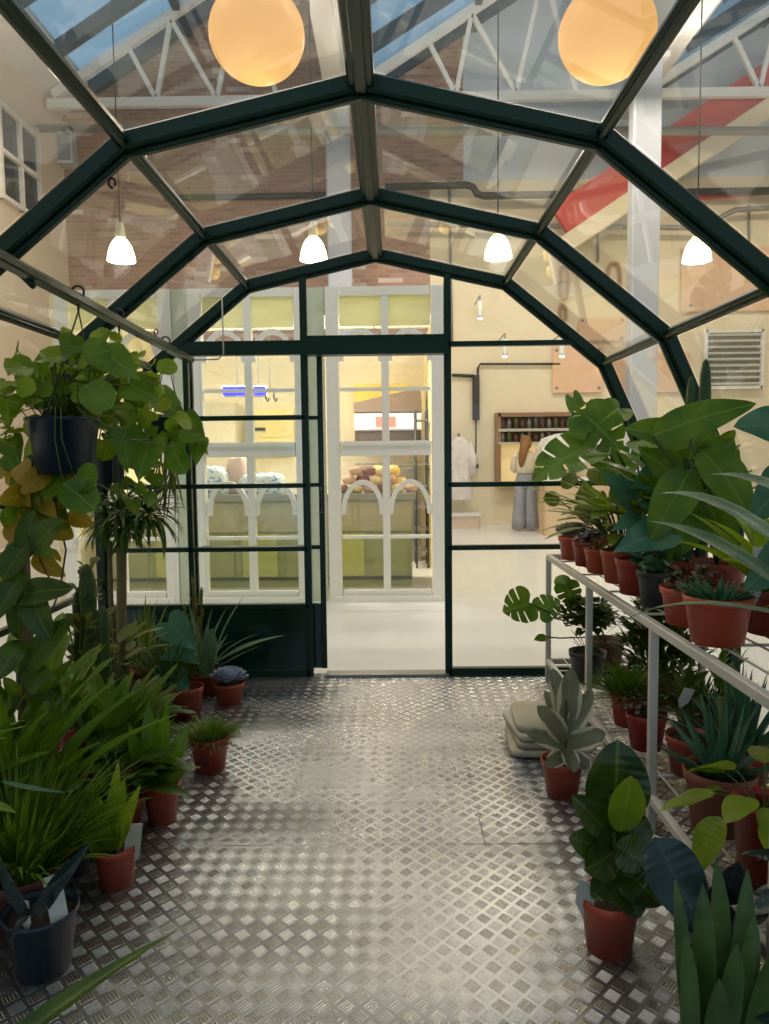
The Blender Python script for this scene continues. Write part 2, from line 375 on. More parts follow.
# white roof trusses
def truss(x0, x1, Y, label):
    t = root('roof_truss', ((x0 + x1) / 2, Y, 7.6), label, 'roof truss', None)
    o = Vector(t.location); f = MB()
    f.beam(Vector((x0, Y, 7.70)) - o, Vector((x1, Y, 7.70)) - o, .10, .16); f.build('bottom_chord', steelwhite, t)
    f = MB(); f.beam(Vector((x0 + .1, Y, 7.85)) - o, Vector((x1 - .4, Y, RID - .35)) - o, .10, .16); f.build('top_chord', steelwhite, t)
    wd = x1 - x0
    for k, (q0, q1) in enumerate(((.30, .40), (.46, .40), (.46, .62), (.72, .62), (.72, .84))):
        f = MB(); zt = 7.85 + (RID - .35 - 7.85) * q0 * 1.02
        f.beam(Vector((x0 + wd * q0, Y, zt)) - o, Vector((x0 + wd * q1, Y, 7.74)) - o, .07, .08); f.build('web_strut', steelwhite, t)
truss(-6.1, -1.2, 13.7, 'white lattice truss under the left skylight before the brick gable')
truss(-.75, 4.1, 13.7, 'white lattice truss under the middle skylight over the pale blue gable')
truss(4.6, 9.5, 13.7, 'white lattice truss at the right beside the red raking beam')
# columns
def column(px, Y, zt, lab):
    c = P(px, 455, Y); t = root('steel_column', (c.x, Y, -.03), lab, 'column')
    f = MB(); f.beam((0, 0, .05), (0, 0, zt), .44, .30, up=(0, 1, 0), bev=.03); f.build('shaft', mat('column_pale_blue_paint', (196, 200, 212), .5), t)
    f = MB(); f.box((-.3, -.22, 0), (.3, .22, .05)); f.build('base_plate', steelwhite, t)
    f = MB(); f.box((-.30, -.22, zt), (.30, .22, zt + .08)); f.build('cap_plate', steelwhite, t)
column(640, 12.2, 7.50, 'broad white steel column rising in front of the cream wall at right')
column(343, 13.9, 7.55, 'white steel column in front of the brick wall above the kiosk')
# red raking beam with cream soffit
red = mat('red_beam_paint', (205, 70, 62), .5)
t = root('raking_beam', (6.5, 13.9, 7.0), 'red painted raking beam with cream underside rising to the right under the roof', 'beam')
o = Vector(t.location); a = P(560, 222, 13.95); b = P(800, 60, 13.95)
f = MB(); f.beam(a - o, b - o, .16, .62, up=(0, 0, 1)); f.build('web', red, t)
f = MB(); dv = Vector((0, 0, -.48)); f.beam(a + dv - o, b + dv - o, .34, .30); f.build('soffit', cream, t)
def rod(name, pts, r, m, lab, cat, group=None, n=8):
    f = MB(); c = Vector(pts[0]); f.tube([Vector(p) - c for p in pts], r, n); return tag(f.build(name, m, None, c), lab, cat, group)
rod('red_pipe', [P(556, 208, 14.40), P(790, 190, 14.40)], .055, red, 'thin red pipe running along the wall below the pale blue gable', 'pipe')
rod('dark_pipe', [P(385, 187, 14.22), P(466, 185, 14.22), P(473, 187, 14.22), P(477, 194, 14.22), P(484, 196, 14.22), P(820, 190, 14.22)], .07, darkpipe, 'dark cranked pipe running along the top of the cream wall', 'pipe')
rod('conduit', [P(386, 224, 14.25), P(700, 228, 14.25), P(735, 210, 14.25), P(800, 206, 14.25)], .05, greypipe, 'grey horizontal conduit crossing the cream wall under the dark pipe', 'pipe')
rod('tie_rail', [P(40, 128, 13.2), P(300, 131, 13.2), P(800, 131, 13.2)], .075, greypipe, 'long grey horizontal tie rail crossing the hall below the trusses', 'pipe')
rod('iron_ledge', [P(165, 198, 14.45), P(335, 195, 14.45)], .06, darkpipe, 'thin dark iron ledge bar across the brick wall', 'bar')
rod('conduit', [P(449, 180, 14.47), P(452, 345, 14.47)], .025, greypipe, 'thin grey vertical conduit at the brick wall edge', 'pipe')
rod('conduit', [P(598, 200, 14.47), P(598, 262, 14.47)], .022, greypipe, 'short thin vertical conduit on the cream wall above the loop handles', 'pipe')
rod('conduit', [P(749, 205, 14.47), P(749, 250, 14.47)], .022, greypipe, 'thin vertical conduit on the cream wall above the large peach panel', 'pipe')

# windows of the left wall
def side_window(i, y0, y1, z0, z1):
    f = MB()
    f.box((XL, y0, z0), (XL + .02, y1, z1)); g = struct(f.build('window_%d' % i, gdark))
    f = MB(); t = .07
    for yy in (y0, (y0 + y1) / 2, y1): f.box((XL, yy - t / 2, z0 - t / 2), (XL + .08, yy + t / 2, z1 + t / 2))
    for zz in (z0, (z0 + z1) / 2, z1): f.box((XL, y0, zz - t / 2), (XL + .085, y1, zz + t / 2))
    o = f.build('window_frame', white, g)
wa = P(13, 118, 12.0); wb = P(46, 215, 13.3)
side_window(1, 12.05, 13.35, 5.55, 7.0)
side_window(2, 8.6, 10.1, 5.55, 7.0)
side_window(3, 5.2, 6.7, 5.55, 7.0)
# loudspeaker on the left wall
c = P(67, 150, 12.9); t = root('wall_speaker', c, 'small grey box loudspeaker on a bracket high on the left wall', 'speaker')
f = MB(); f.beam((0, 0, -.26), (0, 0, .26), .26, .24, up=(0, 1, 0), bev=.02); f.build('cabinet', mat('speaker_grey', (150, 152, 154), .5), t)
f = MB(); f.box((-.10, -.135, -.2), (.10, -.12, .2)); f.build('grille', mat('speaker_grille', (110, 112, 116), .6), t)
f = MB(); f.tube([(0, .05, .25), (0, .05, .42), (-.55, .05, .42)], .02); f.build('bracket', greypipe, t)

# peach panels, loops standing in for reflected bag handles, vent on the back wall
peach = mat('peach_wall_panel', (232, 192, 158), .75, noise=.1, nscale=6)
reflection = mat('tan_reflection', (186, 146, 108), .8)
def wpanel(x0, y0, x1, y1, lab, m=peach, name='wall_panel', cat='panel'):
    a = P(x0, y1, YB - .03); b = P(x1, y0, YB - .03); t = root(name, ((a.x + b.x) / 2, YB - .04, a.z), lab, cat)
    W = b.x - a.x; H = b.z - a.z; f = MB(); f.beam((0, 0, 0), (0, 0, H), W, .05, up=(0, 1, 0), bev=.015); f.build('board', m, t)
    f = MB()
    for sx in (-.42, .42):
        for sz in (.1, .9): f.tube([(W * sx, -.035, H * sz), (W * sx, -.02, H * sz)], .03, 10)
    f.build('fixing', greypipe, t)
wpanel(552, 345, 603, 393, 'peach square panel on the cream wall left of the white column')
wpanel(613, 353, 690, 393, 'peach panel on the cream wall behind the white column')
wpanel(680, 247, 800, 312, 'large peach panel high on the cream wall at far right')
wpanel(578, 318, 625, 341, 'small low peach panel of the mirrored bag shape under the rope loops')
for k, (x0, y0, x1, y1, lab) in enumerate(((560, 266, 568, 298, 'tan rope loop at left on the cream wall, standing for a mirrored bag handle'), (608, 263, 620, 300, 'tan rope loop right of the other on the cream wall, standing for a mirrored bag handle'), (560, 304, 566, 320, 'short tan rope loop under the left loop, standing for a mirrored bag handle'))):
    a = P(x0, y0, YB - .06); b = P(x1, y1, YB - .06); cx, cz = (a.x + b.x) / 2, (a.z + b.z) / 2; rx, rz = (b.x - a.x) / 2, (a.z - b.z) / 2
    pts = [(math.copysign(abs(math.cos(q)) ** .6, math.cos(q)) * rx, 0, math.copysign(abs(math.sin(q)) ** .7, math.sin(q)) * rz) for q in [2 * PI * i / 24 for i in range(25)]]
    f = MB(); f.tube(pts, .03, 8); tag(f.build('reflection_loop', reflection, None, (cx, YB - .05, cz)), lab, 'reflection')
a = P(704, 388, YB - .05); b = P(762, 331, YB - .05)
t = root('louvre_vent', ((a.x + b.x) / 2, YB - .06, a.z), 'white slatted louvre vent on the cream wall above the right hand plants', 'vent')
W = b.x - a.x; H = b.z - a.z
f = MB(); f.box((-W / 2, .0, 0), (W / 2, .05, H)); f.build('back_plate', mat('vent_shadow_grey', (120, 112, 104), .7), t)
f = MB()
for q in ((-W / 2, 0), (W / 2, 0)): f.box((q[0] - .03, -.06, -.03), (q[0] + .03, .03, H + .03))
f.box((-W / 2, -.06, -.03), (W / 2, .03, .03)); f.box((-W / 2, -.06, H - .03), (W / 2, .03, H + .03)); f.build('vent_frame', white, t)
for k in range(9):
    z = H * (k + .6) / 9.2; f = MB(); f.beam((-W / 2, -.03, z), (W / 2, -.03, z), .05, .012, up=(0, .6, .8)); f.build('slat', white, t)

# serving hatch in the back wall
a = P(497, 482, YB); b = P(572, 415, YB); W = b.x - a.x; H = b.z - a.z
t = root('serving_hatch', ((a.x + b.x) / 2, YB - .08, a.z), 'brown framed serving hatch with dark bottle shelves in the cream wall', 'hatch')
brown = mat('brown_hatch_frame', (150, 116, 84), .6); warmglow = mat('hatch_back_glow', (250, 226, 170), .8, emit=(250, 214, 150), es=.35)
f = MB(); f.box((-W / 2, .04, 0), (W / 2, .07, H * .58)); f.build('glow_backing', warmglow, t)  # emission on this panel stands in for warm light behind the hatch
f = MB(); f.box((-W / 2, .02, H * .58), (W / 2, .07, H)); f.build('shelf_back', mat('dark_brown_shelf', (84, 62, 50), .7), t)
f = MB()
for x in (-W / 2, W / 2): f.box((x - .05, -.10, -.05), (x + .05, .07, H + .05))
f.box((-W / 2, -.10, H - .03), (W / 2, .07, H + .05)); f.box((-W / 2, -.10, -.08), (W / 2, .07, 0)); f.build('hatch_frame', brown, t)
f = MB(); f.box((-W / 2, -.12, H * .76), (W / 2, .02, H * .80)); f.box((-W / 2, -.12, H * .57), (W / 2, .02, H * .60)); f.build('shelf', mat('pale_shelf', (196, 190, 178), .5), t)
HX, HY, HZ, HW, HH = t.location.x, YB - .08, t.location.z, W, H
bm1 = [mat('bottle_brown', (92, 54, 40), .2), mat('bottle_grey', (120, 112, 110), .2), mat('bottle_olive', (88, 84, 52), .2)]
bl = ['on the upper shelf of the serving hatch', 'on the lower shelf of the serving hatch']
first = None
for lv, zz in ((0, .80), (1, .60)):
    for k in range(11):
        h_ = .17 + .05 * ((k * 7 + lv) % 3); x = HX - HW * .44 + HW * .88 * k / 10
        if first is None or k % 3 != -1:
            f = MB(); r = .042; f.lathe([(0, 0), (r, 0), (r, h_ * .6), (r * .4, h_ * .8), (r * .4, h_), (0, h_)], n=12)
            o = f.build('bottle', bm1[(k + lv) % 3], None, (x, HY - .05, HZ + HH * zz))
        tag(o, 'small %s bottle standing %s, %s' % (('brown', 'grey', 'olive')[(k + lv) % 3], bl[lv], ('leftmost', 'second from the left', 'third from the left', 'fourth from the left', 'fifth from the left', 'at the middle', 'fifth from the right', 'fourth from the right', 'third from the right', 'second from the right', 'rightmost')[k]), 'bottle', 'bottles ' + bl[lv])

# switch pipe at left of the hatch
rod('wiring_pipe', [P(560, 364, YB - .05), P(480, 364, YB - .05), P(478, 368, YB - .05), P(477, 408, YB - .05)], .022, darkpipe, 'thin dark wiring pipe with a downward leg on the cream wall', 'pipe')
rod('wiring_pipe', [P(452, 375, YB - .05), P(475, 376, YB - .05)], .03, darkpipe, 'short dark wiring pipe left of the switch box', 'pipe')
t = root('switch_box', P(476, 420, YB - .08), 'narrow dark switch box with a cord hanging down the cream wall', 'switch box')
f = MB(); f.beam((0, 0, 0), (0, 0, .85), .13, .10, up=(0, 1, 0), bev=.02); f.build('casing', darkpipe, t)
f = MB(); f.tube([(0, 0, 0), (.0, 0, -.5), (-.02, 0, -.85)], .014); f.build('cord', darkpipe, t)
f = MB(); f.lathe([(0, -.93), (.05, -.93), (.05, -.85), (0, -.85)], n=10); f.build('plug', darkpipe, t)
# hanging white coat at left of the opening
c = P(459, 437, YB - .25)
t = root('hanging_coat', c, 'mottled white coat hanging beside the green post against the cream wall', 'coat')
f = MB(); rows = []
n = 16
prof = [(.05, 0), (.14, -.06), (.24, -.16), (.22, -.5), (.21, -.8), (.25, -1.12), (.24, -1.2)]
for (r_, z) in prof: rows += [Vector((math.cos(2 * PI * k / n) * r_ * (1 + .08 * math.sin(3 * k)), math.sin(2 * PI * k / n) * .09 * (r_ / .2) + 0, z)) for k in range(n)]
f.add(rows, [(i * n + k, i * n + (k + 1) % n, (i + 1) * n + (k + 1) % n, (i + 1) * n + k) for i in range(len(prof) - 1) for k in range(n)])
f.build('coat_body', mat('mottled_coat_white', (226, 218, 212), .8, noise=.3, nscale=9), t)
for sx in (-1, 1):
    f = MB(); f.tube([(.17 * sx, 0, -.12), (.27 * sx, 0, -.4), (.25 * sx, -.05, -.75)], [.07, .075, .06], 10); f.build('sleeve', MATS['mottled_coat_white'], t)
f = MB(); f.tube([(0, .26, .06), (0, 0, .06), (0, 0, -.02)], .012); f.build('hook', darkpipe, t)
c = P(462, 530, YB - .4); t = root('low_plinth', (c.x, YB - .4, -.03), 'low pinkish beige plinth on the floor below the hanging coat', 'plinth')
pk = mat('pinkish_beige', (222, 198, 176), .7)
f = MB(); f.beam((0, 0, 0), (0, 0, .24), .62, .4, up=(0, 1, 0), bev=.02); f.build('plinth_body', pk, t)
f = MB(); f.beam((0, 0, .24), (0, 0, .28), .68, .46, up=(0, 1, 0), bev=.01); f.build('plinth_top', white, t)
# white rounded covered machine behind the monstera
c = P(578, 485, 12.9)
t = root('covered_counter_unit', (c.x, 12.9, -.03), 'white covered unit with rounded top standing in front of the serving hatch', 'covered unit')
cw = mat('white_cover', (240, 238, 230), .5, noise=.05)
f = MB(); f.beam((0, 0, 0), (0, 0, .92), 1.25, .6, up=(0, 1, 0), bev=.05); f.build('base_cabinet', mat('beige_base', (222, 196, 158), .6), t)
f = MB(); f.beam((0, 0, .92), (0, 0, .99), 1.4, .75, up=(0, 1, 0), bev=.02); f.build('worktop', cw, t)
f = MB(); prof = [(-.70, 1.30), (-.68, 1.50), (-.58, 1.66), (-.35, 1.74), (.1, 1.76), (.5, 1.74), (.62, 1.6), (.64, 1.30), (.55, 1.25), (-.60, 1.25)]; f.prism(prof, -.3, .3); f.build('rounded_hood', cw, t)
f = MB()
for x in (-.45, .45):
    for y in (-.2, .2): f.tube([(x, y, .99), (x, y, 1.26)], .025)
f.build('hood_stand', greypipe, t)

# ------------------------------------------------------------------ pendants and globes
shade = mat('lit_pendant_glass', (255, 246, 225), .4, emit=(255, 240, 205), es=9, noise=0)
capm = mat('pendant_cap', (200, 196, 170), .5)
def pendant(px, py, Y, lab):
    c = P(px, py, Y); t = root('pendant_lamp', c, lab, 'pendant lamp', 'bell shaped pendant lamps in a row')
    f = MB(); f.lathe([(.05, .14), (.085, .12), (.13, .05), (.165, -.06), (.175, -.135), (.168, -.135), (.155, -.06), (.12, .045), (.07, .11)], n=24); f.v = [(a * .9, b_ * .9, c_ * .92) for a, b_, c_ in f.v]; f.build('lamp_shade', shade, t)
    f = MB(); f.lathe([(0, .30), (.035, .30), (.05, .22), (.06, .15), (.055, .13), (0, .13)], n=16); f.build('lamp_holder', capm, t)
    f = MB(); f.lathe([(0, -.05), (.035, -.04), (.045, -.005), (.03, .06), (0, .10)], n=14); f.build('bulb', mat('lit_bulb', (255, 245, 220), .4, emit=(255, 238, 200), es=16, noise=0), t)
    f = MB(); f.tube([(0, 0, .30), (0, 0, VAL + .3 - c.z)], .008, 6); f.build('cord', darkpipe, t)
    l = bpy.data.lights.new('pendant_bulb_light', 'POINT'); l.energy = 45; l.color = WARM; l.shadow_soft_size = .1
    o = bpy.data.objects.new('pendant_bulb_light', l); o.location = (0, 0, -.20); o.parent = t; COL.objects.link(o)
pendant(121, 250, 8.6, 'lit bell pendant lamp left of the others, hanging before the brick wall')
pendant(313.5, 249, 8.6, 'lit bell pendant lamp before the brick wall, over the glazed kiosk')
pendant(498, 247, 8.6, 'lit bell pendant lamp before the cream wall, right of the ridge beam')
pendant(697, 250, 8.6, 'lit bell pendant lamp partly behind the right hand green rib')
def globe(px, py, Y, lab):
    c = P(px, py, Y); t = root('globe_lamp', c, lab, 'globe lamp', 'big amber globe lamps over the greenhouse')
    r = .5 * .123 * Y
    m = MATS.get('amber_globe')
    if not m:
        m = mat('amber_globe', (245, 205, 140), .35, noise=0, emit=(226, 178, 122), es=.50); nt = m.node_tree; b = nt.nodes['Principled BSDF']
        tl = nt.nodes.new('ShaderNodeBsdfTranslucent'); tl.inputs[0].default_value = L4((230, 206, 150))
        ms = nt.nodes.new('ShaderNodeMixShader'); ms.inputs[0].default_value = .5
        nt.links.new(b.outputs[0], ms.inputs[1]); nt.links.new(tl.outputs[0], ms.inputs[2]); nt.links.new(ms.outputs[0], nt.nodes['Material Output'].inputs[0])
    l = bpy.data.lights.new('globe_bulb_light', 'POINT'); l.energy = 1.7; l.color = (1, .82, .5); l.shadow_soft_size = .05
    lo = bpy.data.objects.new('globe_bulb_light', l); lo.location = (0, 0, -r * .45); lo.parent = t; COL.objects.link(lo)
    n = 24; prof = [(math.cos(q) * r, math.sin(q) * r * .93) for q in [-PI / 2 + PI * i / n for i in range(n + 1)]]
    prof[0] = (.001, prof[0][1]); prof[-1] = (.001, prof[-1][1])
    f = MB(); f.lathe(prof, n=48); f.build('glass_globe', m, t)
    f = MB(); f.lathe([(0, r * .93 + .10), (.05, r * .93 + .10), (.07, r * .93), (.07, r * .9)], n=16); f.build('globe_fitter', darkpipe, t)
    f = MB(); f.tube([(0, 0, r * .95), (0, 0, VAL + .6 - c.z)], .01, 6); f.build('cord', darkpipe, t)
globe(257, 35, 4.7, 'big amber globe lamp at upper left over the greenhouse roof')
globe(607, 34, 4.7, 'big amber globe lamp at upper right over the greenhouse roof')
# small spot lamps above the serving area
for px, py, lab in ((505, 356, 'tiny lit spotlight at left above the serving hatch'), (562, 356, 'tiny lit spotlight above the peach square panel'), (480, 318, 'small white cylinder spotlight on the cream wall above the wiring')):
    c = P(px, py, 13.6); t = root('spotlight', c, lab, 'spotlight')
    f = MB(); f.lathe([(0, .30), (.05, .30), (.05, .04), (.045, .0), (.0, .02)], n=14); f.build('lamp_can', white, t)
    f = MB(); f.lathe([(0, -.03), (.035, -.02), (.045, .005), (0, .01)], n=12); f.build('bulb', MATS['lit_bulb'], t)
    f = MB(); f.tube([(0, 0, .3), (0, 0, .4), (0, .85, .4)], .012, 6); f.build('arm', greypipe, t)
# ================================================================== GLAZED KIOSK WITH ARCHED WINDOWS (7.1 m away)
KY = 7.1
kwhite = mat('kiosk_white_paint', (248, 246, 236), .45, noise=.04)
kgreen = mat('kiosk_lime_panel', (250, 248, 190), .6, noise=.06)
counter_green = mat('counter_olive_green', (160, 164, 108), .6, noise=.1, nscale=4)
kglass = glass_mat('kiosk_glass', dust=.0)
klime = mat('lime_opal_glass', (248, 246, 208), .35, noise=.06)
_nt = klime.node_tree; _tl = _nt.nodes.new('ShaderNodeBsdfTranslucent'); _tl.inputs[0].default_value = L4((240, 240, 206)); _ms = _nt.nodes.new('ShaderNodeMixShader'); _ms.inputs[0].default_value = .5
_nt.links.new(_nt.nodes['Principled BSDF'].outputs[0], _ms.inputs[1]); _nt.links.new(_tl.outputs[0], _ms.inputs[2]); _nt.links.new(_ms.outputs[0], _nt.nodes['Material Output'].inputs[0])
def arch_bar(f, x0, x1, zs, za, y, wd=.045, n=14):
    """pointed round arch from spring height zs to apex za"""
    c = (x0 + x1) / 2; hw = (x1 - x0) / 2
    cs = [(math.cos(PI * i / n), math.sin(PI * i / n) ** .92) for i in range(n + 1)]
    outer = [(c + hw * a, zs + (za - zs) * b_) for a, b_ in cs]; inner = [(c + (hw - wd) * a, zs + (za - zs - wd) * b_) for a, b_ in cs]
    for i in range(n): f.prism([outer[i], outer[i + 1], inner[i + 1], inner[i]], y - .035, y + .035)
def kiosk_window(x0, x1, lab):
    t = root('arched_glazed_screen', ((x0 + x1) / 2, KY, -.03), lab, 'glazed screen', 'arched glazed screens of the kiosk')
    W = x1 - x0; h = W / 2; Z = .03
    f = MB()
    for x in (-h, h): f.box((x - .06, -.05, 0), (x + .06, .05, 2.98))
    f.box((-h + .075, -.05, 0), (h - .075, .05, .10)); f.box((-h + .075, -.05, 2.90), (h - .075, .05, 2.98))
    f.build('screen_frame', kwhite, t)
    f = MB(); f.box((-h + .08, -.06, .09), (h - .08, -.045, .115)); f.box((-h - .02, -.09, 0), (h + .02, -.05, .05)); f.build('sill', kwhite, t)
    f = MB(); f.box((-.035, -.045, .1), (.035, .045, 2.9)); f.build('mullion', kwhite, t)
    f = MB(); f.box((-h + .07, -.05, 1.40), (h - .07, .05, 1.54)); f.box((-h + .07, -.065, 1.50), (h - .07, .05, 1.525)); f.build('transom', kwhite, t)
    f = MB()
    for z in (.62, 2.03): f.box((-h + .07, -.025, z - .016), (h - .07, .025, z + .016))
    f.build('glazing_bar', kwhite, t)
    for a, b in ((-h + .07, -.03), (.03, h - .07)):
        for zs, za in ((.84, 1.17), (2.30, 2.60)):
            f = MB(); arch_bar(f, a - .01, b + .01, zs, za, 0, .045); f.build('arch_head', kwhite, t)
        f = MB(); f.box((a, .0, 2.62), (b, .008, 2.92)); f.build('lime_panel', klime, t)
    f = MB(); f.box((-h + .05, -.004, .08), (h - .05, .004, 2.60)); f.build('glass_pane', kglass, t)
kx = lambda px: P(px, 450, KY).x
kiosk_window(kx(334), kx(438), 'arched white glazed screen seen through the open doorway')
kiosk_window(kx(199), kx(303), 'arched white glazed screen left of the doorway behind the green door leaf')
kiosk_window(kx(68), kx(170), 'arched white glazed screen behind the tall plants at left')
# corner fillers and side walls of the kiosk
def kwall(name, a, b, m, lab, cat):
    f = MB(); c = Vector(((a[0] + b[0]) / 2, (a[1] + b[1]) / 2, a[2])); f.box(Vector(a) - c, Vector(b) - c); o = f.build(name, m, None, c); return tag(o, lab, cat)
kwall('kiosk_post', (kx(309), KY - .03, -.03), (kx(326), KY + .03, 2.95), mat('pale_green_board', (206, 214, 188), .6), 'pale green board between the two arched screens beside the doorway', 'board')
kwall('kiosk_post', (kx(177), KY - .03, -.03), (kx(193), KY + .03, 2.95), MATS['pale_green_board'], 'pale board between the arched screens behind the plants', 'board')
kyel = mat('kiosk_yellow_cream', (244, 226, 150), .7, noise=.05)
kwall('kiosk_side_wall', (kx(441), KY + .08, -.03), (kx(441) + .08, 10.9, 2.95), mat('kiosk_cream', (238, 226, 176), .7), 'cream side wall at the right of the kiosk', 'wall')
kwall('kiosk_side_wall', (kx(60) - .08, KY + .08, -.03), (kx(60), 10.9, 2.95), MATS['kiosk_cream'], 'cream side wall at the left end of the kiosk', 'wall')
kwall('kiosk_back_wall', (kx(60), 10.9, -.03), (kx(441) + .08, 11.0, 2.95), mat('kiosk_back_cream', (240, 228, 196), .7), 'cream back wall inside the kiosk behind the counters', 'wall')
# added strip lamp and area light, put in to brighten the kiosk interior
t = root('added_strip_lamp', (-1.2, 8.8, 2.66), 'long added strip lamp inside the kiosk, put in to light the counters', 'added lamp')
f = MB(); f.beam((-1.2, 0, .03), (1.2, 0, .03), .12, .05, bev=.01); f.build('casing', white, t)
f = MB(); f.box((-1.15, -.04, -.01), (1.15, .04, .005)); f.build('diffuser', mat('lit_diffuser', (255, 244, 214), .5, emit=(255, 236, 190), es=6, noise=0), t)
f = MB()
for x in (-1, 1): f.tube([(x, 0, .05), (x, 0, .27)], .008, 6)
f.build('suspension_wire', greypipe, t)
area('kiosk_fill_light', (-1.2, 8.8, 2.62), 2.3, 62, (1.0, .92, .76), sy=.1)
for y_, lab in ((8.8, 'white crossbeam over the kiosk that carries the added strip lamp'), (9.24, 'white crossbeam over the kiosk that carries the blue lights')):
    kwall('kiosk_crossbeam', (kx(60), y_ - .04, 2.93), (kx(441) + .08, y_ + .06, 3.01), kwhite, lab, 'beam')
# counter
def counter(x0, x1, y0, y1, z1, lab, front, n):
    t = root('green_counter', ((x0 + x1) / 2, (y0 + y1) / 2, -.03), lab, 'counter'); h = (x1 - x0) / 2; d = (y1 - y0) / 2
    f = MB(); f.box((-h, -d, 0), (h, d, z1 - .05)); f.build('counter_body', counter_green, t)
    f = MB(); f.box((-h - .04, -d - .05, z1 - .05), (h + .04, d, z1 + .02)); f.build('worktop', mat('grey_worktop', (150, 150, 132), .4), t)
    f = MB(); f.box((-h, -d - .012, z1 - .38), (h, -d, z1 - .06)); f.build('fascia', mat('counter_stone_fascia', (178, 172, 138), .6), t)
    for k in range(n):
        xx = -h + 2 * h * (k + .5) / n; w_ = h / n * .8
        f = MB(); f.box((xx - w_, -d - .022, .12), (xx + w_, -d, z1 - .40)); f.build('door', front if k % 2 else counter_green, t)
    f = MB(); f.box((-h, -d - .02, .08), (h, -d - .005, .11)); f.build('plinth_strip', mat('dark_plinth', (80, 84, 60), .6), t)
counter(-3.05, .20, 7.85, 8.5, .98, 'long olive green counter with grey worktop inside the kiosk', mat('counter_lime', (188, 192, 112), .6), 7)
# heap of loaves on the counter
loaf_cols = [mat('loaf_brown', (150, 104, 84), .7, noise=.25), mat('loaf_pink_beige', (204, 168, 148), .7, noise=.2), mat('loaf_cream', (236, 214, 160), .7, noise=.2)]
for k in range(13):
    row = 0 if k < 6 else (1 if k < 10 else 2); i = k if k < 6 else (k - 6 if k < 10 else k - 10)
    x = -.54 + i * .148 + row * .07; z = .98 + .065 + row * .095; f = MB()
    prof = [(.001, -.05), (.045, -.045), (.068, 0), (.045, .04), (.001, .047)]
    f.lathe(prof, n=14, sx=1.0, sy=1.3); o = f.build('bread_loaf', loaf_cols[(k * 2 + row) % 3], None, (x, 8.0 + .03 * (k % 2), z - .03)); o.rotation_euler = (0, 0, k * .7)
    tag(o, '%s round loaf in the %s row of the heap on the counter, %s' % (('brown', 'pinkish', 'cream')[(k * 2 + row) % 3], ('bottom', 'middle', 'top')[row], ('leftmost', 'second from left', 'third from left', 'fourth from left', 'fifth from left', 'rightmost')[i]), 'bread', 'round loaves heaped on the counter')
for k in range(5):
    f = MB(); f.lathe([(.001, -.06), (.06, -.05), (.078, 0), (.05, .06), (.001, .07)], n=14); o = f.build('lemon_coloured_bun', mat('bun_yellow', (238, 206, 120), .6), None, (.09 - .17 * (k % 3) - .08 * (k // 3), 8.30, 1.06 + .135 * (k // 3)))
    tag(o, 'yellow bun heaped behind the loaves, ' + ('right one of the lower row', 'middle one of the lower row', 'left one of the lower row', 'right one on top', 'left one on top')[k], 'bun', 'yellow buns on the counter')
# oven hood with lit red sign
c = P(388, 432, 9.6)
t = root('oven_unit', (c.x, 10.0, -.03), 'steel oven unit with dark hood and lit strip with a red patch inside the kiosk', 'oven')
steel = mat('brushed_steel', (172, 166, 156), .3, .8); hood = mat('hood_brown_grey', (128, 112, 100), .5)
f = MB(); f.box((-.42, -.30, 0), (.42, .30, 1.25)); f.build('oven_body', steel, t)
f = MB(); f.prism([(-.44, 2.08), (.42, 2.26), (.44, 2.02), (.44, 1.96), (-.44, 1.96)], -.42, .3); f.build('hood', hood, t)
f = MB(); f.box((-.43, -.40, 1.74), (.43, .3, 1.94)); f.build('light_band', mat('lit_band', (255, 244, 232), .4, emit=(255, 240, 226), es=.45, noise=0), t)
f = MB(); f.box((-.16, -.42, 1.77), (.10, -.40, 1.90)); f.build('red_sign', mat('lit_red_sign', (240, 130, 120), .4, emit=(240, 100, 96), es=.35, noise=0), t)
f = MB(); f.box((-.43, -.36, 1.45), (.43, .3, 1.72)); f.build('oven_opening', mat('oven_dark', (92, 80, 70), .4), t)
for k in range(3):
    f = MB(); f.box((-.43, -.38, 1.28 + .14 * k), (.43, -.36, 1.30 + .14 * k)); f.build('rack_bar', steel, t)
kwall('yellow_wall_board', (-.54, 10.78, 2.06), (.24, 10.86, 2.40), mat('bright_yellow_board', (250, 224, 120), .6, noise=.03), 'bright yellow board on the kiosk wall above the oven hood', 'board')
t = root('wire_rack', (.36, 9.3, -.03), 'tall dark wire rack beside the oven inside the kiosk', 'rack')
f = MB()
for x in (-.07, .07):
    for y in (-.2, .2): f.tube([(x, y, 0), (x, y, 1.95)], .013, 6)
f.build('upright', darkpipe, t)
for k in range(7):
    z = .2 + k * .27; f = MB(); f.box((-.08, -.21, z), (.08, .21, z + .015)); f.build('shelf', mat('rack_tray', (150, 146, 138), .4, .4), t)
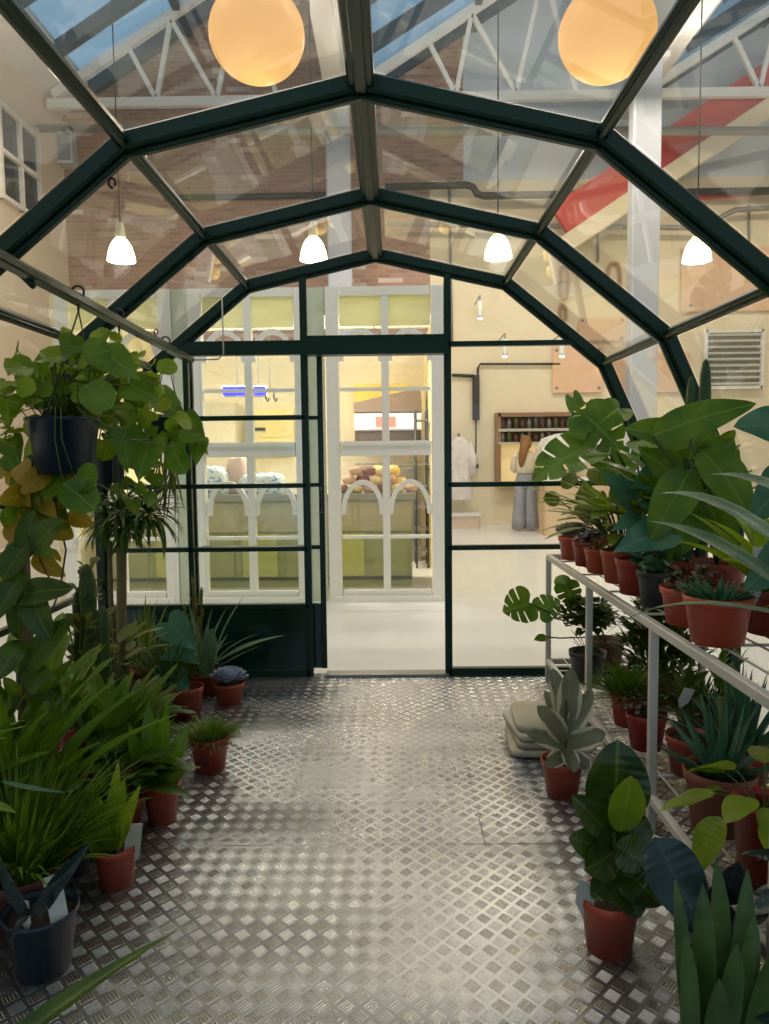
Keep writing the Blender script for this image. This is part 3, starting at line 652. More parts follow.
# things behind the left screen
t = root('wall_cupboard', P(273, 446, 10.6), 'yellow cream wall cupboard with a dark handle inside the kiosk', 'cupboard')
f = MB(); f.box((-.30, 0, 0), (.30, .2, .52)); f.build('cupboard_body', mat('yellow_cream_cupboard', (246, 226, 160), .6), t)
f = MB(); f.box((-.29, -.02, .13), (.29, 0, .50)); f.build('door', MATS['yellow_cream_cupboard'], t)
f = MB(); f.box((-.27, -.05, .22), (-.10, -.02, .26)); f.build('handle', darkpipe, t)
t = root('tall_cupboard', (-2.62, 10.5, -.03), 'tall pale cupboard with a dark gap line inside the kiosk', 'cupboard')
f = MB(); f.box((-.45, -.2, 0), (.45, .3, 2.15)); f.build('cupboard_body', mat('pale_cupboard', (222, 212, 186), .6), t)
for x0, x1 in ((-.44, -.02), (.0, .44)):
    f = MB(); f.box((x0, -.225, .1), (x1, -.2, 2.12)); f.build('door', MATS['pale_cupboard'], t)
f = MB(); f.box((-.06, -.26, 1.2), (-.035, -.225, 1.4)); f.build('handle', darkpipe, t)
blue = mat('lit_blue_led', (40, 40, 255), .4, emit=(40, 30, 255), es=1.5, noise=0)
for px, w_, lab in ((237, .17, 'longer lit blue light piece behind the left screen'), (258, .09, 'short lit blue light piece right of the longer one')):
    c = P(px, 391, 9.2); t = root('blue_light', c, lab, 'blue light')
    f = MB(); f.box((-w_, -.03, -.05), (w_, .01, .05)); f.build('tube', blue, t)
    f = MB(); f.box((-w_ - .02, .01, -.07), (w_ + .02, .05, .07)); f.build('housing', white, t)
    f = MB(); f.tube([(0, .04, .0), (0, .04, 2.93 - c.z)], .008, 6); f.build('cord', greypipe, t)
c = P(270, 398, 9.22); t = root('hook_pair', c, 'two small dark hooks hanging beside the blue light', 'hooks')
for sx in (-.05, .05):
    f = MB(); f.tube([(sx, 0, .12), (sx, 0, 0), (sx + .02, 0, -.04), (sx + .04, 0, 0)], .014, 6); f.build('hook', darkpipe, t)
f = MB(); f.tube([(0, 0, .12), (0, 0, 2.93 - c.z)], .006, 6); f.build('cord', greypipe, t)
# patterned blue and white parcels on the counter
bp_ = bpy.data.materials.new('blue_white_print'); bp_.use_nodes = True; nt = bp_.node_tree; b = nt.nodes['Principled BSDF']
vo = nt.nodes.new('ShaderNodeTexVoronoi'); vo.inputs['Scale'].default_value = 26; tc = nt.nodes.new('ShaderNodeTexCoord'); nt.links.new(tc.outputs['Object'], vo.inputs['Vector'])
rp_ = nt.nodes.new('ShaderNodeValToRGB'); rp_.color_ramp.elements[0].color = L4((70, 130, 200)); rp_.color_ramp.elements[0].position = .2; rp_.color_ramp.elements[1].color = L4((226, 236, 240)); rp_.color_ramp.elements[1].position = .42
nt.links.new(vo.outputs['Distance'], rp_.inputs[0]); nt.links.new(rp_.outputs[0], b.inputs['Base Color'])
def bag(x, y, z, w_, h_, m, lab, cat='bag', name='printed_bag'):
    f = MB(); n = 18; prof = [(.96, 0), (1, .04), (1.0, .35), (.94, .7), (.80, .92), (.3, 1.0)]; vs = []
    for r_, q in prof: vs += [(math.copysign(abs(math.cos(a)) ** .6, math.cos(a)) * r_ * w_, math.copysign(abs(math.sin(a)) ** .6, math.sin(a)) * r_ * .14, q * h_ + .012 * math.sin(5 * a)) for a in [2 * PI * k / n for k in range(n)]]
    f.add(vs, [(i * n + k, i * n + (k + 1) % n, (i + 1) * n + (k + 1) % n, (i + 1) * n + k) for i in range(len(prof) - 1) for k in range(n)] + [tuple(range((len(prof) - 1) * n, len(prof) * n)), tuple(reversed(range(n)))])
    tag(f.build(name, m, None, (x, y, z)), lab, cat)
bag(-1.42, 8.05, .97, .26, .22, bp_, 'blue and white speckled bag lying on the counter at right')
bag(-2.02, 8.05, .97, .24, .30, bp_, 'taller blue and white bag standing on the counter at left')
bag(-1.73, 8.22, .97, .13, .42, mat('pinkish_paper', (224, 196, 184), .7), 'pinkish paper bag standing between the two blue printed bags')
# small leafy plant seen through the left screen is a pale heap
bag(-1.95, 7.62, .70, .01, .01, MATS['pinkish_paper'], 'x') if False else None

# ------------------------------------------------------------------ person at the hatch
def person():
    c = P(522, 528, 13.4); g = G(521, 528, -.03)
    t = root('person', (g.x, min(g.y, 13.5), -.03), 'person with long brown hair, white top and wide grey trousers standing at the serving hatch', 'person')
    skin = mat('skin', (222, 180, 150), .55, noise=.03)
    V = {}; E = []; rad = {}
    def j(n, p, r, par=None):
        V[n] = len(V); rad[V[n]] = r; pts.append(p)
        if par is not None: E.append((V[par], V[n]))
    pts = []
    j('pelvis', (0, 0, .95), (.14, .10)); j('waist', (0, 0, 1.08), (.115, .085), 'pelvis'); j('chest', (0, .01, 1.27), (.14, .10), 'waist'); j('neck0', (0, .0, 1.41), (.075, .07), 'chest'); j('neck', (0, .01, 1.47), (.048, .05), 'neck0')
    j('jaw', (0, .03, 1.525), (.06, .07), 'neck'); j('head', (0, .02, 1.60), (.078, .095), 'jaw'); j('crown', (0, .01, 1.67), (.06, .075), 'head')
    for s_, sx in (('l', -1), ('r', 1)):
        j('hip' + s_, (.085 * sx, 0, .88), (.085, .085), 'pelvis'); j('knee' + s_, (.10 * sx, .01, .48), (.055, .06), 'hip' + s_); j('calf' + s_, (.10 * sx, -.01, .33), (.05, .055), 'knee' + s_)
        j('ankle' + s_, (.10 * sx, -.01, .08), (.034, .036), 'calf' + s_); j('ball' + s_, (.11 * sx, .11, .035), (.038, .028), 'ankle' + s_); j('toe' + s_, (.115 * sx, .17, .03), (.03, .02), 'ball' + s_)
        j('sh' + s_, (.165 * sx, 0, 1.37), (.055, .055), 'neck0'); j('el' + s_, (.215 * sx, .03, 1.12), (.04, .04), 'sh' + s_); j('wr' + s_, (.17 * sx, .25, 1.10), (.026, .024), 'el' + s_)
        j('palm' + s_, (.155 * sx, .32, 1.10), (.034, .016), 'wr' + s_)
        for q in range(4):
            dx = (-.027 + .018 * q); ln = (.070, .082, .078, .06)[q]
            j('f%d0' % q + s_, (.155 * sx + dx, .345, 1.10), (.0085, .0085), 'palm' + s_); j('f%d1' % q + s_, (.155 * sx + dx * 1.2, .345 + ln * .55, 1.095), (.008, .008), 'f%d0' % q + s_); j('f%d2' % q + s_, (.155 * sx + dx * 1.25, .345 + ln, 1.07), (.0065, .0065), 'f%d1' % q + s_)
        j('th0' + s_, (.155 * sx - .035 * sx, .30, 1.095), (.011, .011), 'wr' + s_); j('th1' + s_, (.155 * sx - .062 * sx, .34, 1.085), (.009, .009), 'th0' + s_)
    me = bpy.data.meshes.new('body'); me.from_pydata(pts, E, []); o = bpy.data.objects.new('body', me); COL.objects.link(o)
    sk = o.modifiers.new('skin', 'SKIN'); sk.use_smooth_shade = True; o.modifiers.new('sub', 'SUBSURF').levels = 1; o.modifiers['sub'].render_levels = 1
    for i, v in enumerate(me.skin_vertices[0].data): v.radius = rad[i]; v.use_root = (i == 0)
    dg = bpy.context.evaluated_depsgraph_get(); m2 = bpy.data.meshes.new_from_object(o.evaluated_get(dg)); o.modifiers.clear(); o.data = m2; m2.materials.clear(); m2.materials.append(skin)
    for p in m2.polygons: p.use_smooth = True
    o.parent = t
    def loft(name, secs, m, n=20, cap=True):
        f = MB(); vs = []
        for (cx, cy, z, rx, ry) in secs: vs += [(cx + math.cos(2 * PI * k / n) * rx * (1 + .03 * math.sin(5 * 2 * PI * k / n)), cy + math.sin(2 * PI * k / n) * ry, z) for k in range(n)]
        fs = [(i * n + k, i * n + (k + 1) % n, (i + 1) * n + (k + 1) % n, (i + 1) * n + k) for i in range(len(secs) - 1) for k in range(n)]
        if cap: fs += [tuple(reversed(range(n))), tuple(range((len(secs) - 1) * n, len(secs) * n))]
        f.add(vs, fs); return f
    tm = mat('grey_blue_trousers', (158, 162, 172), .8, noise=.2, nscale=14)
    f = MB()
    for sx in (-1, 1):
        g_ = loft('', [(.085 * sx, 0, .88, .115, .125), (.095 * sx, 0, .70, .112, .12), (.105 * sx, 0, .45, .115, .12), (.115 * sx, .005, .2, .125, .13), (.12 * sx, .01, .035, .13, .14)], tm); f.add(g_.v, g_.f)
    g_ = loft('', [(0, 0, 1.10, .135, .105), (0, 0, 1.0, .165, .125), (0, 0, .86, .195, .13), (0, 0, .78, .19, .125)], tm); f.add(g_.v, g_.f)
    f.build('trousers', tm, t)
    wm = mat('white_top', (234, 222, 200), .8, noise=.1, nscale=14)
    f = loft('', [(0, 0, 1.05, .175, .13), (0, 0, 1.15, .165, .125), (0, .005, 1.28, .18, .13), (0, 0, 1.38, .165, .10), (0, 0, 1.43, .09, .075), (0, 0, 1.455, .06, .06)], wm)
    for sx in (-1, 1): f.tube([(.13 * sx, 0, 1.385), (.18 * sx, 0, 1.35), (.225 * sx, .03, 1.13), (.20 * sx, .13, 1.10)], [.07, .072, .062, .055], 12)
    f.build('blouse', wm, t)
    hm = mat('light_brown_hair', (142, 98, 58), .6, noise=.3, nscale=30)
    f = MB(); f.lathe([(.001, .125), (.06, .11), (.10, .05), (.105, -.02), (.095, -.09), (.07, -.12)], (0, -.005, 1.61), 20, 1, 1.12)
    f.tube([(0, -.06, 1.62), (-.02, -.115, 1.50), (-.05, -.145, 1.36), (-.07, -.15, 1.24), (-.075, -.145, 1.16)], [.09, .085, .075, .055, .02], 14)
    f.build('hair', hm, t)
    t.rotation_euler = (0, 0, R(-12)); t.scale = (1, 1, 1.0)
person()

# ================================================================== THE GREENHOUSE
GC = -.105                       # centre line
YA, YB_, YC = 2.51, 3.53, 4.55
RIBY = [-.55, .47, 1.49, YA, YB_, YC]
ggreen = mat('dark_green_frame_enamel', (16, 54, 34), .32, noise=.12, nscale=5, spec=.4)
ghole = mat('bolt_steel', (150, 150, 144), .35, .8)
ggl = glass_mat('roof_glass', dust=.05, tint=(.97, .98, .97))
ggw = glass_mat('wall_glass', dust=.0, tint=(.97, .985, .98), refl=.8)
def gp(px, py): q = P(px, py, YC); return (q.x, q.z)
apx = gp(376, 254); shl = gp(246, 284); shr = gp(506, 284); knl = gp(150, 368); knr = gp(605, 364); lgl = (-1.80, 1.17); lgr = (1.62, 1.17)
KN = [lgl, knl, shl, apx, shr, knr, lgr]
# even the arch out: mirror about the centre line
def sym(a, b): hx = (b[0] - a[0]) / 2; z = (a[1] + b[1]) / 2; return hx, z
sh, zsh = sym(shl, shr); kn, zkn = sym(knl, knr); GC = (shl[0] + shr[0]) / 2; zap = apx[1]
lgx, zlg = 1.72, 1.17
ARCH = [(-lgx, 0), (-lgx, zlg), (-kn, zkn), (-sh, zsh), (0, zap), (sh, zsh), (kn, zkn), (lgx, zlg), (lgx, 0)]
print('arch', GC, ARCH)
gh = root('greenhouse', (GC, YC, 0), 'dark green framed glass greenhouse with faceted arched roof around the plants', 'greenhouse')
def gbuild(f, name, m=ggreen): return f.build(name, m, gh)
def rel(x, y, z): return Vector((x, y - YC, z))
for y in RIBY:
    f = MB(); wd, ht = (.075, .06)
    pts = [rel(x, y, z) for x, z in ARCH]
    for i in range(len(pts) - 1):
        a, b = pts[i], pts[i + 1]; d = (b - a).normalized(); e = .012
        f.beam(a - d * e, b + d * e, wd, ht, up=(0, 1, 0) if False else d.cross(Vector((0, 1, 0))), bev=.008)
        # raised centre fillet that gives the moulded look of the bar
        n_ = d.cross(Vector((0, 1, 0))).normalized()
        inw = -n_ if (n_.dot(Vector((a.x, 0, a.z - 1)))) > 0 else n_
        f.beam(a + inw * .038, b + inw * .038, .03, .02, up=n_, bev=.005)
    r = gbuild(f, 'rib')
    for i in (3, 4, 5):
        if y < 0: continue
        x, z = ARCH[i]; f = MB(); f.lathe([(0, 0), (.012, 0), (.012, .006), (.006, .010), (0, .010)], n=12)
        o = f.build('bolt', ghole, r); o.rotation_euler = (R(90), 0, 0); o.location = rel(x, y - .04, z)
# ridge and purlins
def purlin(x, z, wd, ht, name, up=(0, 0, 1)):
    f = MB(); f.beam(rel(x, RIBY[0], z), rel(x, YC, z), wd, ht, up=up, bev=.006)
    u = Vector(up).normalized(); f.beam(rel(x, RIBY[0], z) - u * (ht / 2 + .006), rel(x, YC, z) - u * (ht / 2 + .006), wd * .45, .014, up=up, bev=.003)
    gbuild(f, name)
purlin(0, zap + .01, .085, .07, 'ridge_beam')
for sx in (-1, 1):
    purlin(sx * sh, zsh + .01, .042, .045, 'purlin', up=(sx * .4, 0, .9))
    purlin(sx * kn, zkn + .01, .042, .045, 'purlin', up=(sx * .8, 0, .6))
    purlin(sx * lgx, zlg, .042, .045, 'purlin', up=(sx, 0, .2))
    purlin(sx * lgx, .05, .05, .08, 'base_rail')
    f = MB(); f.beam(rel(sx * lgx, RIBY[0], .58), rel(sx * lgx, YC, .58), .03, .03); gbuild(f, 'side_glazing_bar')
# roof and side panes, one mesh for each bay and facet
for i in range(len(RIBY) - 1):
    y0, y1 = RIBY[i] + .04, RIBY[i + 1] - .04
    for k in range(len(ARCH) - 1):
        (x0, z0), (x1, z1) = ARCH[k], ARCH[k + 1]; a = Vector((x0, 0, z0)); b = Vector((x1, 0, z1)); d = (b - a).normalized(); n_ = Vector((-d.z, 0, d.x))
        a2 = a + d * .02 + n_ * .03; b2 = b - d * .02 + n_ * .03; h = n_ * .004
        v = [a2 + Vector((0, y0 - YC, 0)), b2 + Vector((0, y0 - YC, 0)), b2 + Vector((0, y1 - YC, 0)), a2 + Vector((0, y1 - YC, 0))]; v += [p + h for p in v]
        f = MB(); f.add(v, [(0, 1, 2, 3), (7, 6, 5, 4), (0, 4, 5, 1), (1, 5, 6, 2), (2, 6, 7, 3), (3, 7, 4, 0)], None, False)
        gbuild(f, 'roof_pane' if 0 < k < 7 else 'side_pane', ggl if 0 < k < 7 else ggw)
# end wall
def wx(px, py): q = P(px, py, YC); return q.x - GC, q.z
xl = wx(190, 500)[0]; x1 = wx(307, 500)[0]; x2 = wx(318, 500)[0]; x2b = wx(323.5, 500)[0]; x3 = wx(448, 500)[0]
zh = wx(375, 346)[1]; zp = wx(260, 606)[1]
zb = [wx(250, 418)[1], wx(250, 486)[1], wx(250, 549)[1]]
def archz(x):
    for k in range(1, 7):
        (a, za), (b, zb_) = ARCH[k], ARCH[k + 1]
        if a <= x <= b: return za + (zb_ - za) * (x - a) / (b - a)
    return zlg
def vbar(x, z0, z1, wd, name, dep=.05, dy=0): f = MB(); f.beam((x, dy, z0), (x, dy, z1), wd, dep, up=(0, 1, 0), bev=.005); return gbuild(f, name)
def hbar(xa, xb, z, ht, name, dep=.05, dy=0): f = MB(); f.beam((xa, dy, z), (xb, dy, z), dep, ht, up=(0, 0, 1), bev=.004); return gbuild(f, name)
def archx(z):
    for k in range(4, 8):
        (a, za), (b, zb_) = ARCH[k], ARCH[k + 1]
        if zb_ <= z <= za: return a + (b - a) * (z - za) / (zb_ - za)
    return lgx
vbar(xl, 0, archz(xl), .032, 'post'); vbar(x1, 0, archz(x1) - .01, .044, 'post'); vbar(x3, 0, archz(x3) - .01, .044, 'post')
hbar(-archx(zh), x1, zh - .005, .085, 'header', .06); hbar(x1, x3, zh, .115, 'door_header', .09, -.02)
f = MB(); f.beam((x1, -.07, zh - .045), (x3, -.07, zh - .045), .04, .03); gbuild(f, 'door_track')
hbar(x3, archx(zh), zh + .005, .030, 'transom_bar')
for z in zb: hbar(-min(lgx, archx(z)), x1, z, .028, 'glazing_bar')
for z in (wx(505, 484)[1], wx(505, 547)[1]): hbar(x3, min(lgx, archx(z)), z, .030, 'glazing_bar')
hbar(x3, lgx, .02, .05, 'base_rail'); hbar(-lgx, x1, .02, .05, 'base_rail'); hbar(-lgx, x1, zp, .03, 'kick_rail')
f = MB(); f.box((-lgx, -.012, .03), (x1, .012, zp)); gbuild(f, 'kick_panel', mat('dark_green_panel', (8, 52, 40), .14, noise=.05, spec=.8))
f = MB(); f.box((x2b, -.05, -.001), (x3, .05, .016)); gbuild(f, 'door_sill', mat('grey_aluminium', (150, 150, 146), .35, .7))
vbar(.66, 0, archz(.66), .03, 'post') if False else None
# end panes
def epane(poly, name='end_pane'):
    f = MB(); n = len(poly); v = [(x, -.002, z) for x, z in poly] + [(x, .002, z) for x, z in poly]
    f.add(v, [tuple(reversed(range(n))), tuple(range(n, 2 * n))] + [(i, (i + 1) % n, (i + 1) % n + n, i + n) for i in range(n)], None, False); gbuild(f, name, ggw)
epane([(-lgx, zp), (xl, zp), (xl, zh), (-archx(zh), zh), (-lgx, zlg)])
epane([(xl, zp), (x1, zp), (x1, zh), (xl, zh)])
epane([(-archx(zh), zh), (x1, zh), (x1, archz(x1)), (-sh, zsh)])
epane([(x1, zh), (x3, zh), (x3, archz(x3)), (0, zap), (x1, archz(x1))])
epane([(x3, zh), (archx(zh), zh), (sh, zsh), (x3, archz(x3))])
epane([(x3, .04), (lgx, .04), (lgx, zlg), (archx(zh), zh), (x3, zh)])
# sliding door leaf, parked behind the fixed left pane
dl = root('sliding_door', (GC + (x1 + x2) / 2, YC + .07, 0), 'dark green framed sliding door leaf slid open to the left', 'door')
off = (x1 + x2) / 2
def dv_(x, z0, z1, wd, name): f = MB(); f.beam((x - off, 0, z0), (x - off, 0, z1), wd, .035, up=(0, 1, 0), bev=.004); f.build(name, ggreen, dl)
dv_((x2 + x2b) / 2, .03, zh - .05, .034, 'closing_stile'); dv_(xl + .005, .03, zh - .05, .034, 'hinge_stile')
for z in zb: f = MB(); f.beam((xl + .05 - off, 0, z), (x2 - off, 0, z), .03, .024); f.build('glazing_bar', ggreen, dl)
f = MB(); f.box((xl + .05 - off, -.008, .03), (x2b - off, .008, zp)); f.build('kick_panel', MATS['dark_green_panel'], dl)
f = MB(); f.box((xl + .06 - off, -.002, zp), (x2 - off, .002, zh - .06)); f.build('glass_pane', ggw, dl)
f = MB(); xx = (x2 + x2b) / 2 - off; f.tube([(xx, -.03, 1.02), (xx, -.06, 1.04), (xx, -.06, 1.16), (xx, -.03, 1.18)], .008, 8); f.build('handle', mat('blue_black_handle', (30, 44, 70), .3), dl)
# tread plate floor
f = MB(); f.box((GC - lgx, RIBY[0] - 2.0, -.025), (GC + lgx, 2.52, 0)); tp = struct(f.build('floor', tread_mat()))
f = MB(); f.box((GC - lgx, 2.524, -.025), (.312, YC + .05, 0)); struct(f.build('floor', tp.data.materials[0]))
f = MB(); f.box((.315, 2.524, -.025), (GC + lgx, YC + .05, 0)); struct(f.build('floor', tp.data.materials[0]))
# hanging rail at left
ra = P(190, 360, 4.42); ax = ra.x
rb = P(5, 252, ax / ((ray(5, 252)).x / ray(5, 252).y)); rz = (ra.z + rb.z) / 2
t = root('hanging_rail', (ax, 2.4, ra.z), 'dark green rail under the left roof slope that carries the hanging pots', 'rail')
f = MB(); f.beam((0, -1.6, rb.z - ra.z), (0, ra.y - 2.4, 0), .05, .032, bev=.005); f.build('rail_bar', ggreen, t)
f = MB(); f.beam((-.03, -1.6, rb.z - ra.z + .02), (-.03, ra.y - 2.4, .02), .01, .05); f.build('rail_lip', ggreen, t)
for yy, nm in ((YA, 'r'), (YB_, 'r'), (4.3, 'r')):
    f = MB(); f.tube([(0, yy - 2.4, 0), (-.05, yy - 2.4, .05)], .012, 6); f.build('bracket', ggreen, t)
f = MB(); f.tube([(0, ra.y - 2.4, 0), (.17, ra.y - 2.4 - .02, .0), (.20, ra.y - 2.4, .03), (.20, ra.y - 2.4, .36)], .005, 6); f.build('wire', mat('pale_wire', (210, 206, 196), .5), t)
RAILX = ax
def railz(y): return rb.z + (ra.z - rb.z) * (y - .8) / (ra.y - .8)
# ================================================================== PLANTS
TERRA = mat('terracotta_plastic', (198, 84, 58), .42, noise=.08, nscale=12)
TERRA2 = mat('dark_terracotta_plastic', (160, 64, 48), .42, noise=.1, nscale=12)
REDP = mat('red_plastic_pot', (170, 44, 34), .35, noise=.06)
BROWNP = mat('brown_plastic_pot', (110, 64, 48), .45, noise=.1)
NAVY = mat('navy_plastic_pot', (28, 44, 66), .32, noise=.06)
GREYP = mat('charcoal_plastic_pot', (44, 48, 50), .4, noise=.06)
SOIL = mat('potting_soil', (52, 36, 26), .95, noise=.5, nscale=90, bump=.8)
TAGW = mat('white_plant_tag', (232, 230, 222), .5, noise=.02)
STEMG = mat('green_stem', (70, 96, 40), .5, noise=.2)
STEMB = mat('brown_stem', (110, 88, 60), .75, noise=.3, nscale=40, bump=.5)
LM = {
 'deep': leaf_mat('deep_green_leaf', (52, 80, 14), (84, 110, 24), rib=(110, 130, 60)),
 'mid': leaf_mat('mid_green_leaf', (82, 120, 20), (116, 150, 34), transl=.32, rib=(140, 160, 80)),
 'bright': leaf_mat('bright_green_leaf', (128, 156, 26), (154, 178, 44), transl=.42, rib=(160, 180, 90)),
 'yellow': leaf_mat('yellowing_leaf', (166, 150, 30), (190, 150, 44), transl=.4, rib=(190, 180, 90)),
 'olive': leaf_mat('olive_leaf', (100, 112, 40), (130, 136, 62), rough=.5),
 'blue': leaf_mat('blue_green_leaf', (58, 112, 84), (88, 138, 104), rib=(110, 150, 120)),
 'navyleaf': leaf_mat('dark_glossy_blue_leaf', (26, 46, 44), (44, 68, 64), rough=.22, transl=.08, rib=(60, 84, 70)),
 'rubber': leaf_mat('rubber_plant_leaf', (40, 60, 16), (72, 92, 26), rough=.2, transl=.12, rib=(110, 126, 66)),
 'lime': leaf_mat('lime_leaf', (136, 156, 28), (150, 172, 44), rough=.3, transl=.4, rib=(176, 190, 90)),
 'varieg': leaf_mat('cream_edged_leaf', (120, 122, 94), (150, 148, 118), rough=.35, edge=(226, 220, 190), edgew=.13, rib=(150, 150, 116)),
 'greyrose': leaf_mat('grey_violet_rosette_leaf', (164, 176, 196), (190, 198, 210), rough=.55, transl=.05),
 'greypink': leaf_mat('grey_pink_rosette_leaf', (142, 134, 124), (172, 158, 148), rough=.55, transl=.05),
 'strap': leaf_mat('grey_green_strap_leaf', (88, 122, 88), (116, 146, 108), rough=.4, edge=(150, 172, 130), edgew=.05),
 'snake': leaf_mat('snake_plant_leaf', (58, 88, 36), (90, 116, 54), rough=.35, transl=.05, edge=(84, 110, 60), edgew=.08),
 'grass': leaf_mat('grass_leaf', (88, 120, 22), (124, 152, 38), rough=.5, transl=.3),
 'darkgrass': leaf_mat('dark_grass_leaf', (62, 90, 20), (92, 118, 34), rough=.5, transl=.2),
 'maroon': leaf_mat('dark_maroon_leaf', (62, 44, 30), (82, 74, 40), rough=.35, transl=.1),
}
def rnd(a, b): return random.uniform(a, b)
def A(az, el): return Vector((math.cos(az) * math.cos(el), math.sin(az) * math.cos(el), math.sin(el)))
FAR = {}
def pot(t, r, h, m=TERRA, logo=False, band=True):
    r0 = r * .74
    f = MB(); pr = [(.001, 0), (r0, 0), (r0 + (r - r0) * .72 * .93, h * .78), (r * .94, h * .80), (r * .97, h * .82), (r, h), (r * .965, h), (r * .93, h * .82), (r * .90, h * .80), (r0 * 1.02, h * .5)] if band else \
        [(.001, 0), (r0, 0), (r * .97, h * .93), (r * 1.03, h * .94), (r * 1.03, h), (r * .97, h), (r * .94, h * .9), (r0 * 1.05, h * .5)]
    f.lathe(pr, n=36); p = f.build('pot', m, t)
    f = MB(); n = 30; vs = [(0, 0, h * .90)]; 
    for q in (.5, .94): vs += [(math.cos(2 * PI * k / n) * r * q, math.sin(2 * PI * k / n) * r * q, h * (.89 - .03 * q + .01 * math.sin(k * 5))) for k in range(n)]
    f.add(vs, [(0, 1 + k, 1 + (k + 1) % n) for k in range(n)] + [(1 + k, 1 + n + k, 1 + n + (k + 1) % n, 1 + (k + 1) % n) for k in range(n)]); f.build('soil', SOIL, t)
    if logo:
        f = MB(); f.lathe([(.016, 0), (.016, .003), (.010, .003), (.010, 0)], n=16); o = f.build('pot_emblem', GREYP, p); o.rotation_euler = (R(80), 0, 0); o.location = (0, -r * .885, h * .45)
    return h * .88
def plant_tag(t, loc, az=-PI / 2, h=.09, w_=.022, tilt=.15, m=TAGW):
    f = MB(); f.box((-w_ / 2, -.001, 0), (w_ / 2, .001, h)); f.prism([(-w_ / 2, 0), (w_ / 2, 0), (0, -.04)], -.001, .001)
    o = f.build('plant_tag', m, t); o.location = loc; o.rotation_euler = (tilt, tilt * .6, az + PI / 2); return o
def newplant(name, loc, r, h, lab, cat, potm=TERRA, group=None, logo=False, band=True, rz=0):
    t = root(name, loc, lab, cat, group, rz); z = pot(t, r, h, potm, logo, band); return t, z
def ftag(t, f, name, m): return f.build(name, m, t) if f.v else None
# --- growth habits ---------------------------------------------------------
def straps(t, z, n, L, W, m, el=(.5, 1.4), droop=(.5, 1.4), shape='strap', r0=.02, fold=.5, az=None, thick=0, wave=0, name='foliage'):
    f = MB()
    for k in range(n):
        a = 2.39996 * k + rnd(-.2, .2) if az is None else rnd(*az); q = k / max(1, n - 1)
        e = el[1] + (el[0] - el[1]) * q + rnd(-.1, .1)
        l = L * rnd(.72, 1.08)
        f.leaf(Vector((math.cos(a) * r0 * q, math.sin(a) * r0 * q, z - .01)), A(a, e), l, W * rnd(.8, 1.15), rnd(*droop), shape, fold, thick=thick, wave=wave)
    return ftag(t, f, name, m)
def petioles(t, z, n, PL, L, W, m, shape='heart', el=(.5, 1.3), droop=.3, sr=.003, stem=None, nod=.5, face=None, az=None, r0=.02, fold=.12, wave=.02):
    f = MB(); g = MB()
    for k in range(n):
        a = 2.39996 * k + rnd(-.3, .3) if az is None else rnd(*az)
        e = rnd(*el); l = PL * rnd(.65, 1.1); p = Vector((math.cos(a) * r0 * .5, math.sin(a) * r0 * .5, z - .01)); pts = [p]; d = A(a, e)
        for i in range(6):
            e2 = e - droop * (i / 5) ** 1.5; p = p + A(a, e2) * (l / 6); pts.append(p)
        g.tube(pts, [sr * (1.2 - .5 * i / 6) for i in range(7)], 6)
        e3 = e2 - nod * rnd(.7, 1.3); s = rnd(.75, 1.15)
        f.leaf(p, A(a + rnd(-.3, .3), e3), L * s, W * s, rnd(.2, .6), shape, fold, wave=wave, face=face if face else None)
    ftag(t, g, 'stems', stem or STEMG); return ftag(t, f, 'foliage', m)
def stemleaf(t, z, stems, nl, L, W, m, shape='oval', sm=None, sr=.004, el=.5, droop=.4, start=.15, top=1.0, fold=.2, az_step=2.4, wave=0, taper=.3):
    """stems = list of (x, y, azimuth, lean, height)"""
    f = MB(); g = MB()
    for (x, y, az, lean, H) in stems:
        pts = [Vector((x, y, z - .01))]; K = 10
        for i in range(K):
            e = PI / 2 - lean * (.3 + .7 * i / K); pts.append(pts[-1] + A(az, e) * (H / K))
        g.tube(pts, [sr * (1 - .5 * i / K) for i in range(K + 1)], 8)
        for k in range(nl):
            q = start + (top - start) * (k + .5) / nl; i = min(K - 1, int(q * K)); p = pts[i].lerp(pts[i + 1], q * K - i)
            a = az_step * k + rnd(-.3, .3) + az; s = (1 - taper * q) * rnd(.8, 1.15)
            f.leaf(p, A(a, el + .5 * q + rnd(-.15, .15)), L * s, W * s, droop * rnd(.6, 1.4), shape, fold, wave=wave)
        f.leaf(pts[-1], A(az, 1.2), L * .6, W * .5, .2, shape, .3)
    ftag(t, g, 'stems', sm or STEMG); return ftag(t, f, 'foliage', m)
def rosette(t, z, r, m, rings=5, n0=13, thick=.1):
    f = MB()
    for k in range(rings * n0):
        q = k / (rings * n0); a = 2.39996 * k; e = .12 + 1.15 * q; l = r * (1.05 - .62 * q)
        f.leaf(Vector((0, 0, z + .012 + .02 * q)) + A(a, e) * r * .12, A(a, e), l, l * .52, -.5, 'spoon', .35, thick=thick)
    return ftag(t, f, 'rosette_leaves', m)
def tuft(t, z, n, L, W, m, spread=1.0, r0=.05, name='foliage'):
    f = MB()
    for k in range(n):
        a = rnd(0, 2 * PI); q = math.sqrt(random.random()); e = PI / 2 - spread * q * rnd(.6, 1.2)
        f.leaf(Vector((math.cos(a) * r0 * q, math.sin(a) * r0 * q, z - .005)), A(a, e), L * rnd(.6, 1.1), W, rnd(.1, .9), 'strap' if k % 3 else 'thin', .3)
    return ftag(t, f, name, m)
